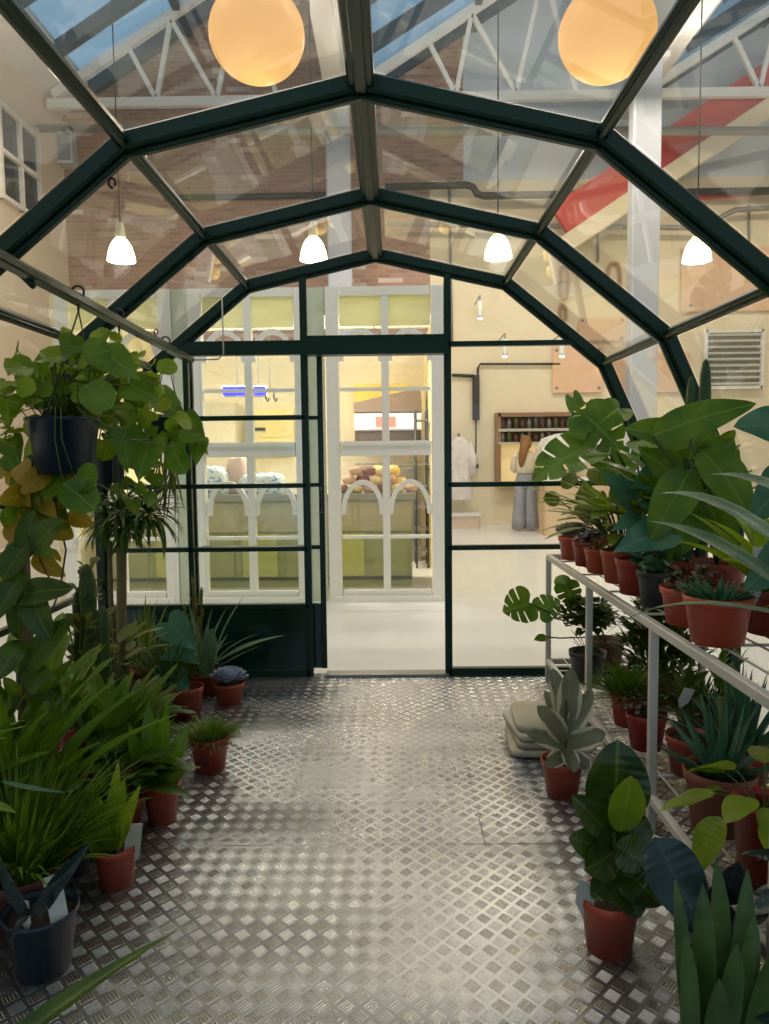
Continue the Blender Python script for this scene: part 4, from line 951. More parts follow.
def bush(t, z, n, R_, H, L, W, m, shape='oval', zc=None, el=(-.3, 1.1), stems=9, sm=None):
    """twiggy bush: leaves through a rounded volume, carried on radiating twigs"""
    f = MB(); g = MB(); zc = z + H * .5 if zc is None else zc
    for k in range(stems):
        a = 2.4 * k; e = rnd(.5, 1.45); l = H * rnd(.6, 1.0); pts = [Vector((0, 0, z - .01))]
        for i in range(5): pts.append(pts[-1] + A(a, e - .08 * i) * l / 5)
        g.tube(pts, [.003, .003, .0025, .002, .002, .0015], 5)
    for k in range(n):
        while True:
            x, y, zz = rnd(-1, 1), rnd(-1, 1), rnd(-1, 1)
            if x * x + y * y + zz * zz <= 1: break
        p = Vector((x * R_, y * R_, zc + zz * H * .5)); a = math.atan2(y, x) + rnd(-.8, .8)
        f.leaf(p, A(a, rnd(*el)), L * rnd(.7, 1.15), W * rnd(.8, 1.15), rnd(.2, .9), shape, .25)
    ftag(t, g, 'stems', sm or STEMG); return ftag(t, f, 'foliage', m)
def leafpx(f, t, b, e, Yb, Ye, W, shape='oval', droop=.4, fold=.15, face=(0, -1, .25), wave=.02, thick=0):
    """one blade between two measured points of the plant (its base and its tip), in the plant's own frame"""
    pb = P(b[0], b[1], Yb) - Vector(t.location); pe = P(e[0], e[1], Ye) - Vector(t.location); ch = pe - pb; L = ch.length
    fc = Vector(face); sd = ch.normalized().cross(fc).normalized()
    d = Matrix.Rotation(droop * .42, 3, sd) @ ch.normalized()
    f.leaf(pb, d, L * (1 + droop * droop / 26), W, droop, shape, fold, face=fc, wave=wave, thick=thick); return pb
def stempx(g, t, pts, r=.004):
    g.tube([P(x, y, Y) - Vector(t.location) for x, y, Y in pts], r, 7)

# ================================================================== right hand rack
RX0, RX1 = .93, 1.47; RZ1, RZ0 = .775, .14; RY0, RY1 = 1.15, 4.41
rackw = mat('white_rack_enamel', (222, 216, 206), .4, noise=.04)
rk = root('plant_rack', (RX0, RY0, 0), 'white metal two tier plant rack along the right side of the greenhouse', 'rack')
for y in (RY0, 1.75, 2.62, 3.49, RY1):
    for x in (0, RX1 - RX0):
        f = MB(); f.beam((x, y - RY0, 0), (x, y - RY0, RZ1 - .02), .030, .030, up=(0, 1, 0), bev=.004); f.build('post', rackw, rk)
for z in (RZ1 - .02, RZ0 - .02):
    for x in (0, RX1 - RX0):
        f = MB(); f.beam((x, 0, z), (x, RY1 - RY0, z), .028, .034, bev=.004); f.build('rail', rackw, rk)
    for y in (0, RY1 - RY0):
        f = MB(); f.beam((0, y, z), (RX1 - RX0, y, z), .028, .034, bev=.004); f.build('end_rail', rackw, rk)
    f = MB()
    for k in range(4):
        x = .09 + (RX1 - RX0 - .18) * k / 3; f.beam((x, 0, z + .014), (x, RY1 - RY0, z + .014), .005, .006)
    for k in range(7):
        y = (RY1 - RY0) * (k + .5) / 7; f.beam((0, y, z + .007), (RX1 - RX0, y, z + .007), .010, .008)
    f.build('wire_shelf', rackw, rk)
SH, SL = RZ1 + .002, RZ0 + .002
def top(px, Y, dx=0):        # a point on the top shelf
    return Vector((P(px, 455, Y).x + dx, Y, SH))
def S2(x, Y): return Vector((x + .03, Y, SH))
def S1(x, Y): return Vector((x + .03, Y, SL))

# ---- top shelf, far end to near end
t, z = newplant('potted_echeveria', S2(.985, 4.16), .085, .13, 'grey pink rosette succulent in terracotta pot at the far end of the top shelf', 'plant', TERRA)
rosette(t, z, .105, LM['greypink'])
t, z = newplant('potted_crassula', S2(1.00, 3.92), .08, .13, 'dark small leaved succulent with white tag on the top shelf, second from far end', 'plant', TERRA2)
bush(t, z, 60, .07, .12, .045, .026, LM['maroon'], 'round'); plant_tag(t, (-.03, -.04, z + .03), tilt=.5, h=.07)
t, z = newplant('potted_peperomia', S2(1.16, 4.18), .08, .13, 'plant with stacked round olive leaves on upright stems at the far top shelf', 'plant', TERRA2)
stemleaf(t, z, [(-.02, 0, PI, .3, .20), (0, .02, 2.6, .3, .26), (.02, -.02, 3.6, .2, .24), (0, 0, .4, .3, .24)], 7, .085, .072, LM['olive'], 'round', sr=.004, el=.1, droop=.3, taper=.1)
f = MB(); g = MB()
for (b, e, W) in (((560, 500), (543, 498), .085), ((575, 474), (562, 488), .08), ((590, 486), (578, 506), .09), ((588, 470), (604, 484), .085), ((575, 506), (592, 520), .08), ((606, 498), (620, 512), .08), ((598, 512), (586, 524), .07)):
    p = leafpx(f, t, b, e, 4.1, 4.05, W, 'round', .2, face=(0, -1, .2)); g.tube([Vector((0, 0, z - .01)), Vector((p.x * .6, p.y * .4, z + (p.z - z) * .6)), p], .004, 6)
f.build('left_foliage', LM['olive'], t); g.build('left_stems', STEMG, t)
t, z = newplant('potted_haworthia', S2(1.00, 3.69), .075, .12, 'small terracotta pot of stubby dark leaves with a pale tag on the top shelf edge', 'plant', TERRA)
straps(t, z, 22, .09, .022, LM['olive'], el=(.2, 1.3), droop=(-.2, .2), shape='spike', fold=.4, thick=.2); plant_tag(t, (.02, -.05, z + .02), az=-.4, tilt=.9, h=.11, w_=.03)
# monstera whose split leaf reaches over the opening
t, z = newplant('potted_monstera', S2(1.26, 3.78), .10, .15, 'split leaf monstera reaching left over the opening from the far top shelf', 'monstera', TERRA)
f = MB(); g = MB(); Y0 = 3.78
for (b, e, Yb, Ye, W, dr, fc) in (((592, 444), (532, 480), 3.6, 3.5, .20, .5, (-.2, -1, .8)), ((600, 470), (640, 455), 3.8, 3.8, .18, .5, (0, -1, .5)), ((585, 415), (622, 452), 3.6, 3.55, .20, .5, (-.3, -1, .6)),
                                  ((573, 398), (592, 440), 3.7, 3.6, .07, .6, (-.5, -1, .2)), ((640, 440), (690, 470), 3.6, 3.5, .18, .6, (.3, -1, .6)), ((620, 408), (592, 430), 3.9, 3.8, .14, .4, (0, -1, .7))):
    p = leafpx(f, t, b, e, Yb, Ye, W, 'monstera', dr, face=fc)
    g.tube([Vector((rnd(-.03, .03), rnd(-.03, .03), z - .01)), Vector((p.x * .3, p.y * .3, z + (p.z - z) * .55)), Vector((p.x * .75, p.y * .75, z + (p.z - z) * .95)), p], [.006, .0055, .005, .004], 7)
ftag(t, f, 'foliage', LM['mid']); ftag(t, g, 'stems', STEMG)
t, z = newplant('potted_spathiphyllum', S2(1.02, 3.40), .095, .15, 'dense bright green arching leaves in terracotta pot on the top shelf above second post', 'plant', TERRA)
petioles(t, z, 64, .27, .24, .06, LM['bright'], 'lance', el=(.75, 1.5), droop=.4, sr=.003, nod=.35)
t, z = newplant('potted_calathea', S2(1.27, 3.32), .10, .15, 'bushy mid green leaves at the back of the top shelf behind the arching plant', 'plant', TERRA2)
petioles(t, z, 60, .42, .24, .10, LM['mid'], 'ovate', el=(.85, 1.5), droop=.35, sr=.003, nod=.2)
t, z = newplant('potted_philodendron', S2(1.00, 3.12), .09, .15, 'pot with broad hanging blue green leaf over the rim on the top shelf', 'plant', REDP)
f = MB(); g = MB()
for (b, e, Yb, Ye, W, dr, fc) in (((668, 530), (612, 552), 2.80, 2.76, .15, .5, (-.1, -1, .7)), ((640, 520), (612, 530), 3.1, 3.0, .10, .8, (-.2, -1, .6)), ((650, 500), (690, 540), 3.1, 3.0, .12, .6, (.2, -1, .5)), ((630, 500), (600, 470), 3.15, 3.1, .11, .3, (0, -1, .5)), ((645, 490), (668, 445), 3.15, 3.2, .11, .3, (0, -1, .5))):
    p = leafpx(f, t, b, e, Yb, Ye, W, 'heart', dr, face=fc); g.tube([Vector((0, 0, z - .01)), Vector((p.x * .5, p.y * .5, z + (p.z - z) * .7)), p], .004, 6)
ftag(t, f, 'foliage', LM['blue']); ftag(t, g, 'stems', STEMG)
t, z = newplant('potted_dieffenbachia', S2(1.27, 2.95), .11, .16, 'tall broad leaved green plant at the back of the top shelf, largest leaf uppermost', 'plant', TERRA2)
f = MB(); g = MB()
for (b, e, Yb, Ye, W, dr, fc) in (((652, 436), (757, 402), 2.8, 2.7, .135, .5, (0, -1, .5)), ((690, 440), (624, 428), 2.9, 2.85, .13, .5, (0, -1, .4)), ((700, 450), (752, 520), 2.8, 2.7, .17, .8, (.1, -1, .3)), ((690, 470), (650, 540), 2.8, 2.75, .16, .8, (-.2, -1, .3)), ((700, 490), (730, 560), 2.9, 2.8, .17, .7, (0, -1, .2)), ((690, 460), (700, 400), 3.0, 3.0, .15, .3, (0, -1, .1)), ((680, 480), (640, 450), 3.0, 2.95, .14, .4, (0, -1, .4)), ((695, 500), (670, 560), 2.85, 2.8, .15, .7, (0, -1, .2)), ((700, 470), (735, 440), 3.0, 2.95, .14, .4, (0, -1, .3))):
    p = leafpx(f, t, b, e, Yb, Ye, W, 'ovate', dr, face=fc); g.tube([Vector((0, 0, z - .01)), Vector((p.x * .4, p.y * .4, z + (p.z - z) * .6)), p], .006, 6)
ftag(t, f, 'foliage', LM['mid']); ftag(t, g, 'stems', STEMG)
t, z = newplant('potted_cactus', S2(1.235, 3.135), .085, .14, 'tall finger cactus rising behind the broad leaves at the back of the top shelf', 'cactus', TERRA)
for k, (dx, dy, hh, rr) in enumerate(((-.015, 0, .80, .019), (.045, .0, .87, .023), (.0, .045, .5, .022), (-.05, .04, .40, .018))):
    f = MB(); n = 20; secs = [(1, 0), (1.05, .2), (1, .5), (1, .8), (.85, .93), (.5, .985), (.05, 1)]; vs = []
    for q, s_ in secs: vs += [(dx + math.cos(2 * PI * i / n) * rr * q * (1 + .14 * math.cos(5 * 2 * PI * i / n * 1)), dy + math.sin(2 * PI * i / n) * rr * q * (1 + .14 * math.cos(5 * 2 * PI * i / n)), z - .01 + hh * s_) for i in range(n)]
    f.add(vs, [(i * n + j, i * n + (j + 1) % n, (i + 1) * n + (j + 1) % n, (i + 1) * n + j) for i in range(6) for j in range(n)]); f.build('cactus_stem', mat('cactus_green', (66, 96, 54), .6, noise=.2, nscale=30), t)
t, z = newplant('potted_ivy', S2(1.0, 2.86), .085, .14, 'small blue green leaved plant in charcoal pot on the top shelf edge', 'plant', GREYP)
bush(t, z, 110, .10, .16, .05, .035, LM['blue'], 'ovate')
t, z = newplant('potted_fern', S2(1.0, 2.56), .10, .13, 'wide orange terracotta bowl of low brown tipped foliage on the top shelf edge', 'plant', TERRA)
bush(t, z, 90, .09, .08, .05, .02, LM['maroon'], 'lance')
t, z = newplant('potted_bromeliad', S2(1.22, 2.42), .11, .15, 'yellow green upright broad leaves on the right part of the top shelf', 'plant', TERRA2)
straps(t, z, 20, .40, .075, LM['bright'], el=(.7, 1.4), droop=(.4, 1.0), shape='lance', r0=.03)
plant_tag(t, (-.12, -.12, z + .02), h=.15, w_=.035, tilt=.05)
t, z = newplant('potted_echeveria', S2(.985, 2.30), .105, .15, 'pinkish terracotta pot of short blue green leaves at the near edge of the top shelf', 'plant', TERRA)
tuft(t, z, 120, .09, .012, LM['blue'], 1.1, .07)
# long arching straps reaching in from the right
t, z = newplant('potted_agave', S2(1.17, 1.72), .12, .16, 'plant with very long pale arching strap leaves reaching left across the shelf', 'plant', TERRA2)
f = MB()
for (b, e, Yb, Ye, W, dr) in (((800, 560), (648, 487), 1.7, 2.25, .050, .75), ((800, 600), (646, 515), 1.7, 2.2, .050, .5), ((820, 625), (600, 624), 1.7, 2.5, .026, .7), ((830, 520), (700, 470), 1.75, 2.2, .05, .6), ((850, 520), (905, 380), 1.7, 1.8, .05, .3), ((840, 520), (800, 380), 1.75, 1.95, .05, .4), ((860, 560), (960, 520), 1.7, 1.5, .05, .9)):
    leafpx(f, t, b, e, Yb, Ye, W, 'strap', dr, fold=.35, face=(-.1, -.4, 1), wave=0)
straps(t, z, 8, .35, .045, LM['strap'], el=(.9, 1.4), droop=(.6, 1.4), name='inner_leaves'); ftag(t, f, 'foliage', LM['strap'])
t, z = newplant('potted_alocasia', S2(1.31, 2.12), .09, .14, 'blue green glossy leaf plant at the right frame edge of the top shelf', 'plant', TERRA2)
f = MB(); g = MB()
for (b, e, Yb, Ye, W, dr, fc) in (((800, 432), (735, 425), 2.1, 2.05, .13, .5, (0, -1, .6)), ((790, 470), (752, 520), 2.1, 2.0, .12, .6, (0, -1, .3)), ((800, 540), (745, 590), 2.1, 2.0, .12, .6, (0, -1, .3)), ((840, 400), (890, 380), 2.1, 2.1, .13, .5, (0, -1, .6))):
    p = leafpx(f, t, b, e, Yb, Ye, W, 'ovate', dr, face=fc); g.tube([Vector((0, 0, z - .01)), Vector((p.x * .4, p.y * .4, z + (p.z - z) * .6)), p], .006, 6)
ftag(t, f, 'foliage', LM['blue']); ftag(t, g, 'stems', STEMG)
# ---- more pots of the top shelf that only show their rims
for x, y, m, pm, lab in ((1.22, 3.58, 'mid', TERRA, 'short green leafy plant between monstera and second post on the top shelf'), (1.26, 2.66 - .0, 'deep', REDP, None), (1.20, 1.98, 'grass', TERRA, 'low green tuft plant behind the pinkish pot on the top shelf')):
    if lab is None: continue
    t, z = newplant('potted_leafy_plant', S2(x, y), .085, .14, lab, 'plant', pm); petioles(t, z, 26, .15, .12, .05, LM[m], 'ovate', el=(.6, 1.4))

# ---- lower shelf, far end to near end
t, z = newplant('potted_monstera', S1(1.20, 4.22), .10, .16, 'young monstera on the lower shelf with split leaves reaching left past the first post', 'monstera', BROWNP)
f = MB(); g = MB()
for (b, e, Yb, Ye, W, dr, fc) in (((529, 603), (503, 612), 3.9, 3.85, .17, .3, (.1, -1, .5)), ((540, 612), (560, 600), 4.0, 4.0, .13, .3, (0, -1, .6)), ((565, 585), (574, 606), 4.0, 3.95, .12, .5, (0, -1, .5)), ((556, 577), (572, 590), 4.1, 4.0, .09, .4, (0, -1, .4)), ((547, 637), (534, 640), 3.95, 3.9, .05, .3, (0, -1, .8))):
    p = leafpx(f, t, b, e, Yb, Ye, W, 'monstera' if W > .1 else 'lance', dr, face=fc); g.tube([Vector((0, 0, z - .01)), Vector((p.x * .3, p.y * .3, z + (p.z - z) * .5)), Vector((p.x * .8, p.y * .8, z + (p.z - z) * .8)), p], .0045, 6)
ftag(t, f, 'foliage', LM['mid']); ftag(t, g, 'stems', STEMG)
t, z = newplant('potted_small_leaf_bush', S1(1.01, 3.93), .10, .17, 'rounded dark bush with long stalks on the lower shelf behind the young monstera', 'plant', GREYP)
bush(t, z, 420, .13, .18, .05, .036, LM['deep'], 'oval', zc=z + .22, stems=14)
t, z = newplant('potted_palm', S1(1.25, 3.52), .10, .15, 'dense dark green feathery plant at the back of the lower shelf near second post', 'plant', TERRA2)
bush(t, z, 560, .17, .38, .10, .028, LM['deep'], 'lance', stems=16, el=(.2, 1.3))
plant_tag(t, (-.10, -.08, z + .30), h=.06, w_=.012, tilt=.1); 
t, z = newplant('potted_sedge', S1(1.04, 3.30), .095, .15, 'spiky green grass like cushion in terracotta pot on the lower shelf', 'plant', TERRA)
tuft(t, z, 420, .19, .009, LM['grass'], 1.35, .07)
t, z = newplant('potted_sedge', S1(1.27, 3.12), .095, .15, 'darker grass tuft in red pot behind the spiky cushion on the lower shelf', 'plant', REDP)
tuft(t, z, 320, .18, .009, LM['darkgrass'], 1.3, .07)
t, z = newplant('potted_aeonium', S1(1.02, 3.03), .085, .15, 'dark maroon leaved plant in shiny red pot beside the third post, lower shelf', 'plant', REDP)
bush(t, z, 60, .08, .09, .05, .028, LM['maroon'], 'spoon')
t, z = newplant('potted_croton', S1(1.10, 2.78), .09, .15, 'leafy dark plant in dark red pot just behind the third post, lower shelf', 'plant', TERRA2)
stemleaf(t, z, [(0, 0, 1, .1, .30), (.02, .01, 2.5, .3, .26), (-.02, 0, 4.5, .3, .26)], 9, .13, .045, LM['deep'], 'lance'); plant_tag(t, (-.05, -.06, z + .17), h=.06, w_=.04, tilt=.4)
t, z = newplant('potted_zamioculcas', S1(1.31, 2.98), .09, .14, 'leafy olive green plant at the back of the lower shelf behind the third post', 'plant', BROWNP)
stemleaf(t, z, [(0, 0, 1, .2, .34), (.02, .01, 2.5, .4, .30), (-.02, 0, 4.5, .4, .30), (0, 0, 5.6, .4, .3)], 10, .09, .04, LM['mid'], 'ovate')
t, z = newplant('potted_aloe', S1(1.03, 2.36), .115, .20, 'tall spiky dark blue green aloe in large brownish terracotta pot on the lower shelf', 'aloe', mat('dusty_terracotta', (150, 92, 76), .6, noise=.15))
straps(t, z, 20, .27, .05, LM['blue'], el=(.5, 1.5), droop=(-.25, .25), shape='spike', r0=.03, fold=.5, thick=.18)
f = MB(); f.tube([(0, 0, z - .01), (.015, 0, z + .12), (.0, 0, z + .26)], [.02, .018, .014], 8); f.build('stem', STEMG, t)
t, z = newplant('potted_aloe', S1(1.25, 2.66), .10, .15, 'taller many fingered aloe at the back of the lower shelf before the pale floor', 'aloe', TERRA2)
straps(t, z, 34, .34, .042, LM['blue'], el=(.5, 1.55), droop=(-.2, .25), shape='spike', r0=.05, fold=.5, thick=.18)
t, z = newplant('potted_lime_plant', S1(1.01, 2.03), .085, .25, 'yellow green broad leaf plant in tall glossy red pot on the near lower shelf', 'plant', REDP, band=False)
petioles(t, z, 16, .14, .16, .09, LM['bright'], 'ovate', el=(.3, 1.3), droop=.5)
t, z = newplant('potted_schefflera', S1(1.03, 1.66), .09, .15, 'dark leaved plant low at the right frame edge on the near lower shelf', 'plant', GREYP)
petioles(t, z, 22, .16, .14, .07, LM['navyleaf'], 'ovate', el=(.3, 1.3), droop=.5)

# ================================================================== right floor plants
g0 = G(566, 801)
t, z = newplant('potted_variegated_rubber_plant', (g0.x, g0.y + .07, 0), .085, .145, 'cream edged rubber plant in terracotta pot on the floor by the beige stack', 'rubber plant', TERRA)
f = MB(); Yp = g0.y + .07
g = MB(); stempx(g, t, [(565, 770, Yp), (566, 740, Yp), (566, 700, Yp)], .006)
for (b, e, Yb, Ye, W, dr) in (((566, 730), (571, 668), Yp, Yp + .02, .075, .2), ((566, 728), (553, 668), Yp + .04, Yp + .1, .06, .2), ((566, 742), (538, 706), Yp, Yp - .06, .065, .5), ((565, 745), (527, 733), Yp, Yp - .08, .06, .6), ((567, 744), (606, 733), Yp, Yp - .05, .065, .5), ((567, 738), (592, 690), Yp, Yp + .02, .06, .4), ((566, 752), (545, 766), Yp - .02, Yp - .11, .05, .5), ((567, 752), (590, 768), Yp - .01, Yp - .08, .05, .5), ((566, 735), (545, 690), Yp + .03, Yp + .12, .05, .4), ((566, 748), (575, 772), Yp - .02, Yp - .12, .05, .5)):
    leafpx(f, t, b, e, Yb, Ye, W * 1.35, 'oval', dr, fold=.25, face=(0, -1, .55))
ftag(t, f, 'foliage', LM['varieg']); ftag(t, g, 'stems', STEMB)
g0 = G(617, 966); Yp = g0.y + .075
t, z = newplant('potted_rubber_plant', (g0.x, Yp, 0), .083, .155, 'large dark rubber plant with one lime leaf in terracotta pot, right foreground floor', 'rubber plant', TERRA)
g = MB(); stempx(g, t, [(618, 905, Yp), (617, 870, Yp), (613, 830, Yp), (611, 795, Yp)], .008)
f = MB()
for (b, e, Yb, Ye, W, dr) in (((613, 830), (618, 740), Yp, Yp + .03, .16, .15), ((613, 838), (573, 796), Yp, Yp - .05, .075, .6), ((613, 850), (570, 838), Yp, Yp - .06, .085, .6), ((614, 830), (590, 780), Yp + .04, Yp + .1, .075, .4), ((616, 862), (662, 905), Yp, Yp - .10, .10, .7), ((616, 850), (648, 818), Yp, Yp + .03, .09, .6), ((615, 868), (592, 898), Yp - .01, Yp - .09, .075, .6), ((617, 875), (640, 918), Yp - .03, Yp - .10, .08, .6), ((616, 845), (650, 866), Yp - .02, Yp - .09, .09, .4), ((614, 852), (585, 870), Yp - .01, Yp - .10, .09, .4)):
    leafpx(f, t, b, e, Yb, Ye, W * 1.12, 'oval', dr, fold=.22, face=(.05, -1, .45))
ftag(t, f, 'foliage', LM['rubber']); ftag(t, g, 'stems', STEMG)
f = MB(); leafpx(f, t, (620, 832), (631, 776), Yp - .03, Yp - .05, .10, 'oval', .2, fold=.2, face=(.05, -1, .3)); f.build('lime_leaf', LM['lime'], t)['label'] = 'lime green young leaf'
f = MB(); f.box((-.004, -.001, 0), (.004, .001, .0)); 
o = plant_tag(t, (-.075, -.02, z - .0), az=-1.9, h=.085, w_=.05, tilt=.25)
t, z = newplant('potted_dark_ficus', (.86, 1.90, 0), .09, .15, 'dark glossy blue leaved plant on the floor between rubber plant and rack', 'plant', GREYP)
f = MB(); g = MB()
for (b, e, Yb, Ye, W, dr, fc) in (((655, 838), (704, 935), 1.82, 1.72, .14, .4, (-.2, -1, .7)), ((720, 905), (738, 862), 1.95, 1.9, .10, .3, (0, -1, .3)), ((712, 930), (650, 870), 1.85, 1.8, .09, .4, (0, -1, .3)), ((730, 920), (765, 900), 1.85, 1.7, .09, .5, (0, -1, .5)), ((725, 925), (752, 985), 1.8, 1.7, .11, .5, (0, -1, .4)), ((715, 930), (690, 990), 1.85, 1.75, .10, .5, (0, -1, .4))):
    p = leafpx(f, t, b, e, Yb, Ye, W, 'ovate', dr, face=fc); g.tube([Vector((0, 0, z - .01)), Vector((p.x * .4, p.y * .4, z + (p.z - z) * .5)), p], .005, 6)
ftag(t, f, 'foliage', LM['navyleaf']); ftag(t, g, 'stems', STEMG)
t, z = newplant('potted_snake_plant', (.66, 1.42, 0), .10, .15, 'snake plant with stiff upright dark green blades in the right foreground', 'snake plant', TERRA2)
f = MB()
for (bx, by, tx, ty, Yt, W) in ((690, 1080, 676, 880, 1.44, .035), (700, 1085, 703, 884, 1.46, .05), (716, 1085, 717, 860, 1.50, .055), (728, 1085, 755, 915, 1.42, .045), (712, 1090, 737, 945, 1.36, .05), (690, 1095, 686, 935, 1.36, .04), (735, 1095, 775, 945, 1.38, .05), (720, 1080, 700, 905, 1.5, .04), (705, 1090, 720, 980, 1.33, .045), (730, 1080, 748, 870, 1.5, .045)):
    leafpx(f, t, (bx, by), (tx, ty), 1.42 + rnd(-.04, .04), Yt, W, 'blade', .12, fold=.35, face=(rnd(-.3, .3), -1, .05), wave=.03, thick=.06)
ftag(t, f, 'foliage', LM['snake'])
t, z = newplant('potted_leafy_plant', (.93, 1.24, 0), .09, .14, 'dark bushy plant behind the snake plant at the lower right corner', 'plant', GREYP)
petioles(t, z, 24, .20, .15, .07, LM['navyleaf'], 'ovate', el=(.5, 1.4), droop=.4)

# beige stack on the floor
g0 = G(527, 762); beige = [mat('beige_felt_a', (206, 196, 170), .85, noise=.08), mat('beige_felt_b', (192, 178, 150), .85, noise=.08), mat('beige_felt_c', (216, 208, 186), .85, noise=.08)]
pos = ('lowest of the beige stack on the tread plate', 'second from the bottom of the beige stack', 'second from the top of the beige stack', 'uppermost of the beige stack beside the variegated plant')
for k in range(4):
    f = MB(); n = 8; Wd, Dp, Ht = .31 - .01 * k, .40 - .015 * k, .032; vs = []
    secs = [(.97, 0), (1, .25), (1, .75), (.96, 1.0)]; m_ = 32
    for s_, q in secs: vs += [(math.copysign(abs(math.cos(a)) ** .25, math.cos(a)) * Wd / 2 * s_, math.copysign(abs(math.sin(a)) ** .25, math.sin(a)) * Dp / 2 * s_, Ht * q + .002 * math.sin(3 * a + k)) for a in [2 * PI * i / m_ for i in range(m_)]]
    f.add(vs, [(i * m_ + j, i * m_ + (j + 1) % m_, (i + 1) * m_ + (j + 1) % m_, (i + 1) * m_ + j) for i in range(3) for j in range(m_)] + [tuple(range(3 * m_, 4 * m_)), tuple(reversed(range(m_)))])
    o = f.build('folded_cushion', beige[k % 3], None, (g0.x + .10 + .012 * (k % 2), g0.y + .22, .004 + k * .0365)); o.rotation_euler = (0, 0, R(-4 + 5 * (k % 3)))
    tag(o, 'beige folded seat cushion, ' + pos[k], 'cushion', 'stack of beige cushions')

# ================================================================== left floor plants
def floor_at(px, py, r): q = G(px, py); return (q.x, q.y + r, 0)
t, z = newplant('potted_echeveria', floor_at(226, 708, .085), .088, .12, 'blue grey rosette succulent in terracotta pot by the green kick panel', 'plant', TERRA)
rosette(t, z, .105, LM['greyrose'])
t, z = newplant('potted_dracaena', (floor_at(205, 696, .09)[0] - .02, 4.22, 0), .09, .13, 'plant with long arching strap leaves in terracotta pot behind the rosette succulent', 'plant', TERRA2)
straps(t, z, 16, .44, .028, LM['strap'], el=(.55, 1.45), droop=(.2, 1.0), shape='strap', fold=.4)
f = MB(); Yq = 4.15
for (b, e, W) in (((212, 665), (284, 633), .035), ((212, 668), (244, 592), .02), ((205, 670), (188, 600), .03)): leafpx(f, t, b, e, Yq, Yq - .1, W, 'strap', .5, face=(0, -.5, 1))
leafpx(f, t, (206, 678), (212, 628), Yq - .08, Yq - .1, .10, 'oval', .2)
ftag(t, f, 'long_leaves', LM['strap'])
t, z = newplant('potted_sedge', floor_at(206, 776, .08), .088, .15, 'small grass like plant in terracotta pot with a dark emblem', 'plant', mat('bright_terracotta', (196, 78, 56), .42, noise=.06), logo=True)
tuft(t, z, 300, .13, .007, LM['grass'], 1.25, .07)
t, z = newplant('potted_spathiphyllum', floor_at(157, 829, .068), .070, .15, 'broad upright leaved plant in tall terracotta pot, second in the left front row', 'plant', TERRA)
f = MB(); Yq = t.location.y
for (b, e, W, dr) in (((157, 785), (148, 700), .075, .3), ((158, 785), (190, 722), .07, .6), ((156, 785), (128, 724), .07, .5), ((158, 785), (168, 700), .06, .3), ((157, 787), (186, 770), .05, .7), ((156, 787), (125, 772), .06, .6), ((158, 786), (178, 745), .055, .5), ((156, 786), (140, 740), .06, .5), ((157, 784), (160, 730), .06, .2)):
    leafpx(f, t, b, e, Yq - .02, Yq + rnd(-.12, .06), W, 'lance', dr, fold=.25, face=(rnd(-.3, .3), -1, .3))
ftag(t, f, 'foliage', LM['mid'])
pass
t, z = newplant('potted_orchid', floor_at(109, 896, .068), .070, .135, 'thick strap leaved plant with card tag in terracotta pot, left front row', 'plant', TERRA)
f = MB(); Yq = t.location.y
for (b, e, W, dr) in (((112, 856), (90, 785), .085, .5), ((112, 856), (124, 778), .08, .4), ((112, 856), (140, 785), .05, .4), ((110, 858), (100, 800), .06, .3), ((112, 856), (118, 760), .05, .3), ((108, 858), (80, 820), .05, .6)):
    leafpx(f, t, b, e, Yq - .01, Yq + rnd(-.08, .03), W, 'lance', dr, fold=.3, face=(rnd(-.2, .2), -1, .3))
ftag(t, f, 'foliage', LM['bright']); plant_tag(t, (.055, -.01, z - .02), az=-1.3, h=.12, w_=.05, tilt=.2, m=mat('cream_card', (226, 214, 190), .6))
t, z = newplant('potted_anthurium', (G(183, 724).x, G(183, 724).y + .10, 0), .085, .17, 'dark terracotta pot with large flat blue green leaves near the kick panel', 'plant', TERRA2)
f = MB(); g = MB(); Yq = t.location.y
for (b, e, W, dr, fc) in (((168, 622), (196, 650), .17, .4, (0, -1, .7)), ((165, 665), (192, 695), .14, .5, (0, -1, .5)), ((190, 650), (158, 660), .12, .5, (0, -1, .9)), ((176, 650), (200, 664), .10, .4, (0, -1, .8)), ((180, 690), (160, 720), .10, .5, (0, -1, .5))):
    p = leafpx(f, t, b, e, Yq, Yq - .08, W, 'heart', dr, face=fc); g.tube([Vector((0, 0, z - .01)), Vector((p.x * .4, p.y * .4, z + (p.z - z) * .6)), p], .004, 6)
ftag(t, f, 'foliage', LM['blue']); ftag(t, g, 'stems', STEMG)
f = MB(); g = MB()
t, z = newplant('potted_cane_plant', (G(190, 700).x - .02, 4.36, 0), .085, .15, 'plant of upright brown canes with sparse leaves against the green post', 'plant', TERRA2)
stemleaf(t, z, [(-.02, 0, 0, .02, .50), (.02, .0, 0, .05, .42), (.0, .02, 2, .15, .40), (-.04, 0, 3, .15, .34)], 7, .11, .03, LM['olive'], 'lance', sm=STEMB, sr=.012, el=.9, droop=.2, start=.3)
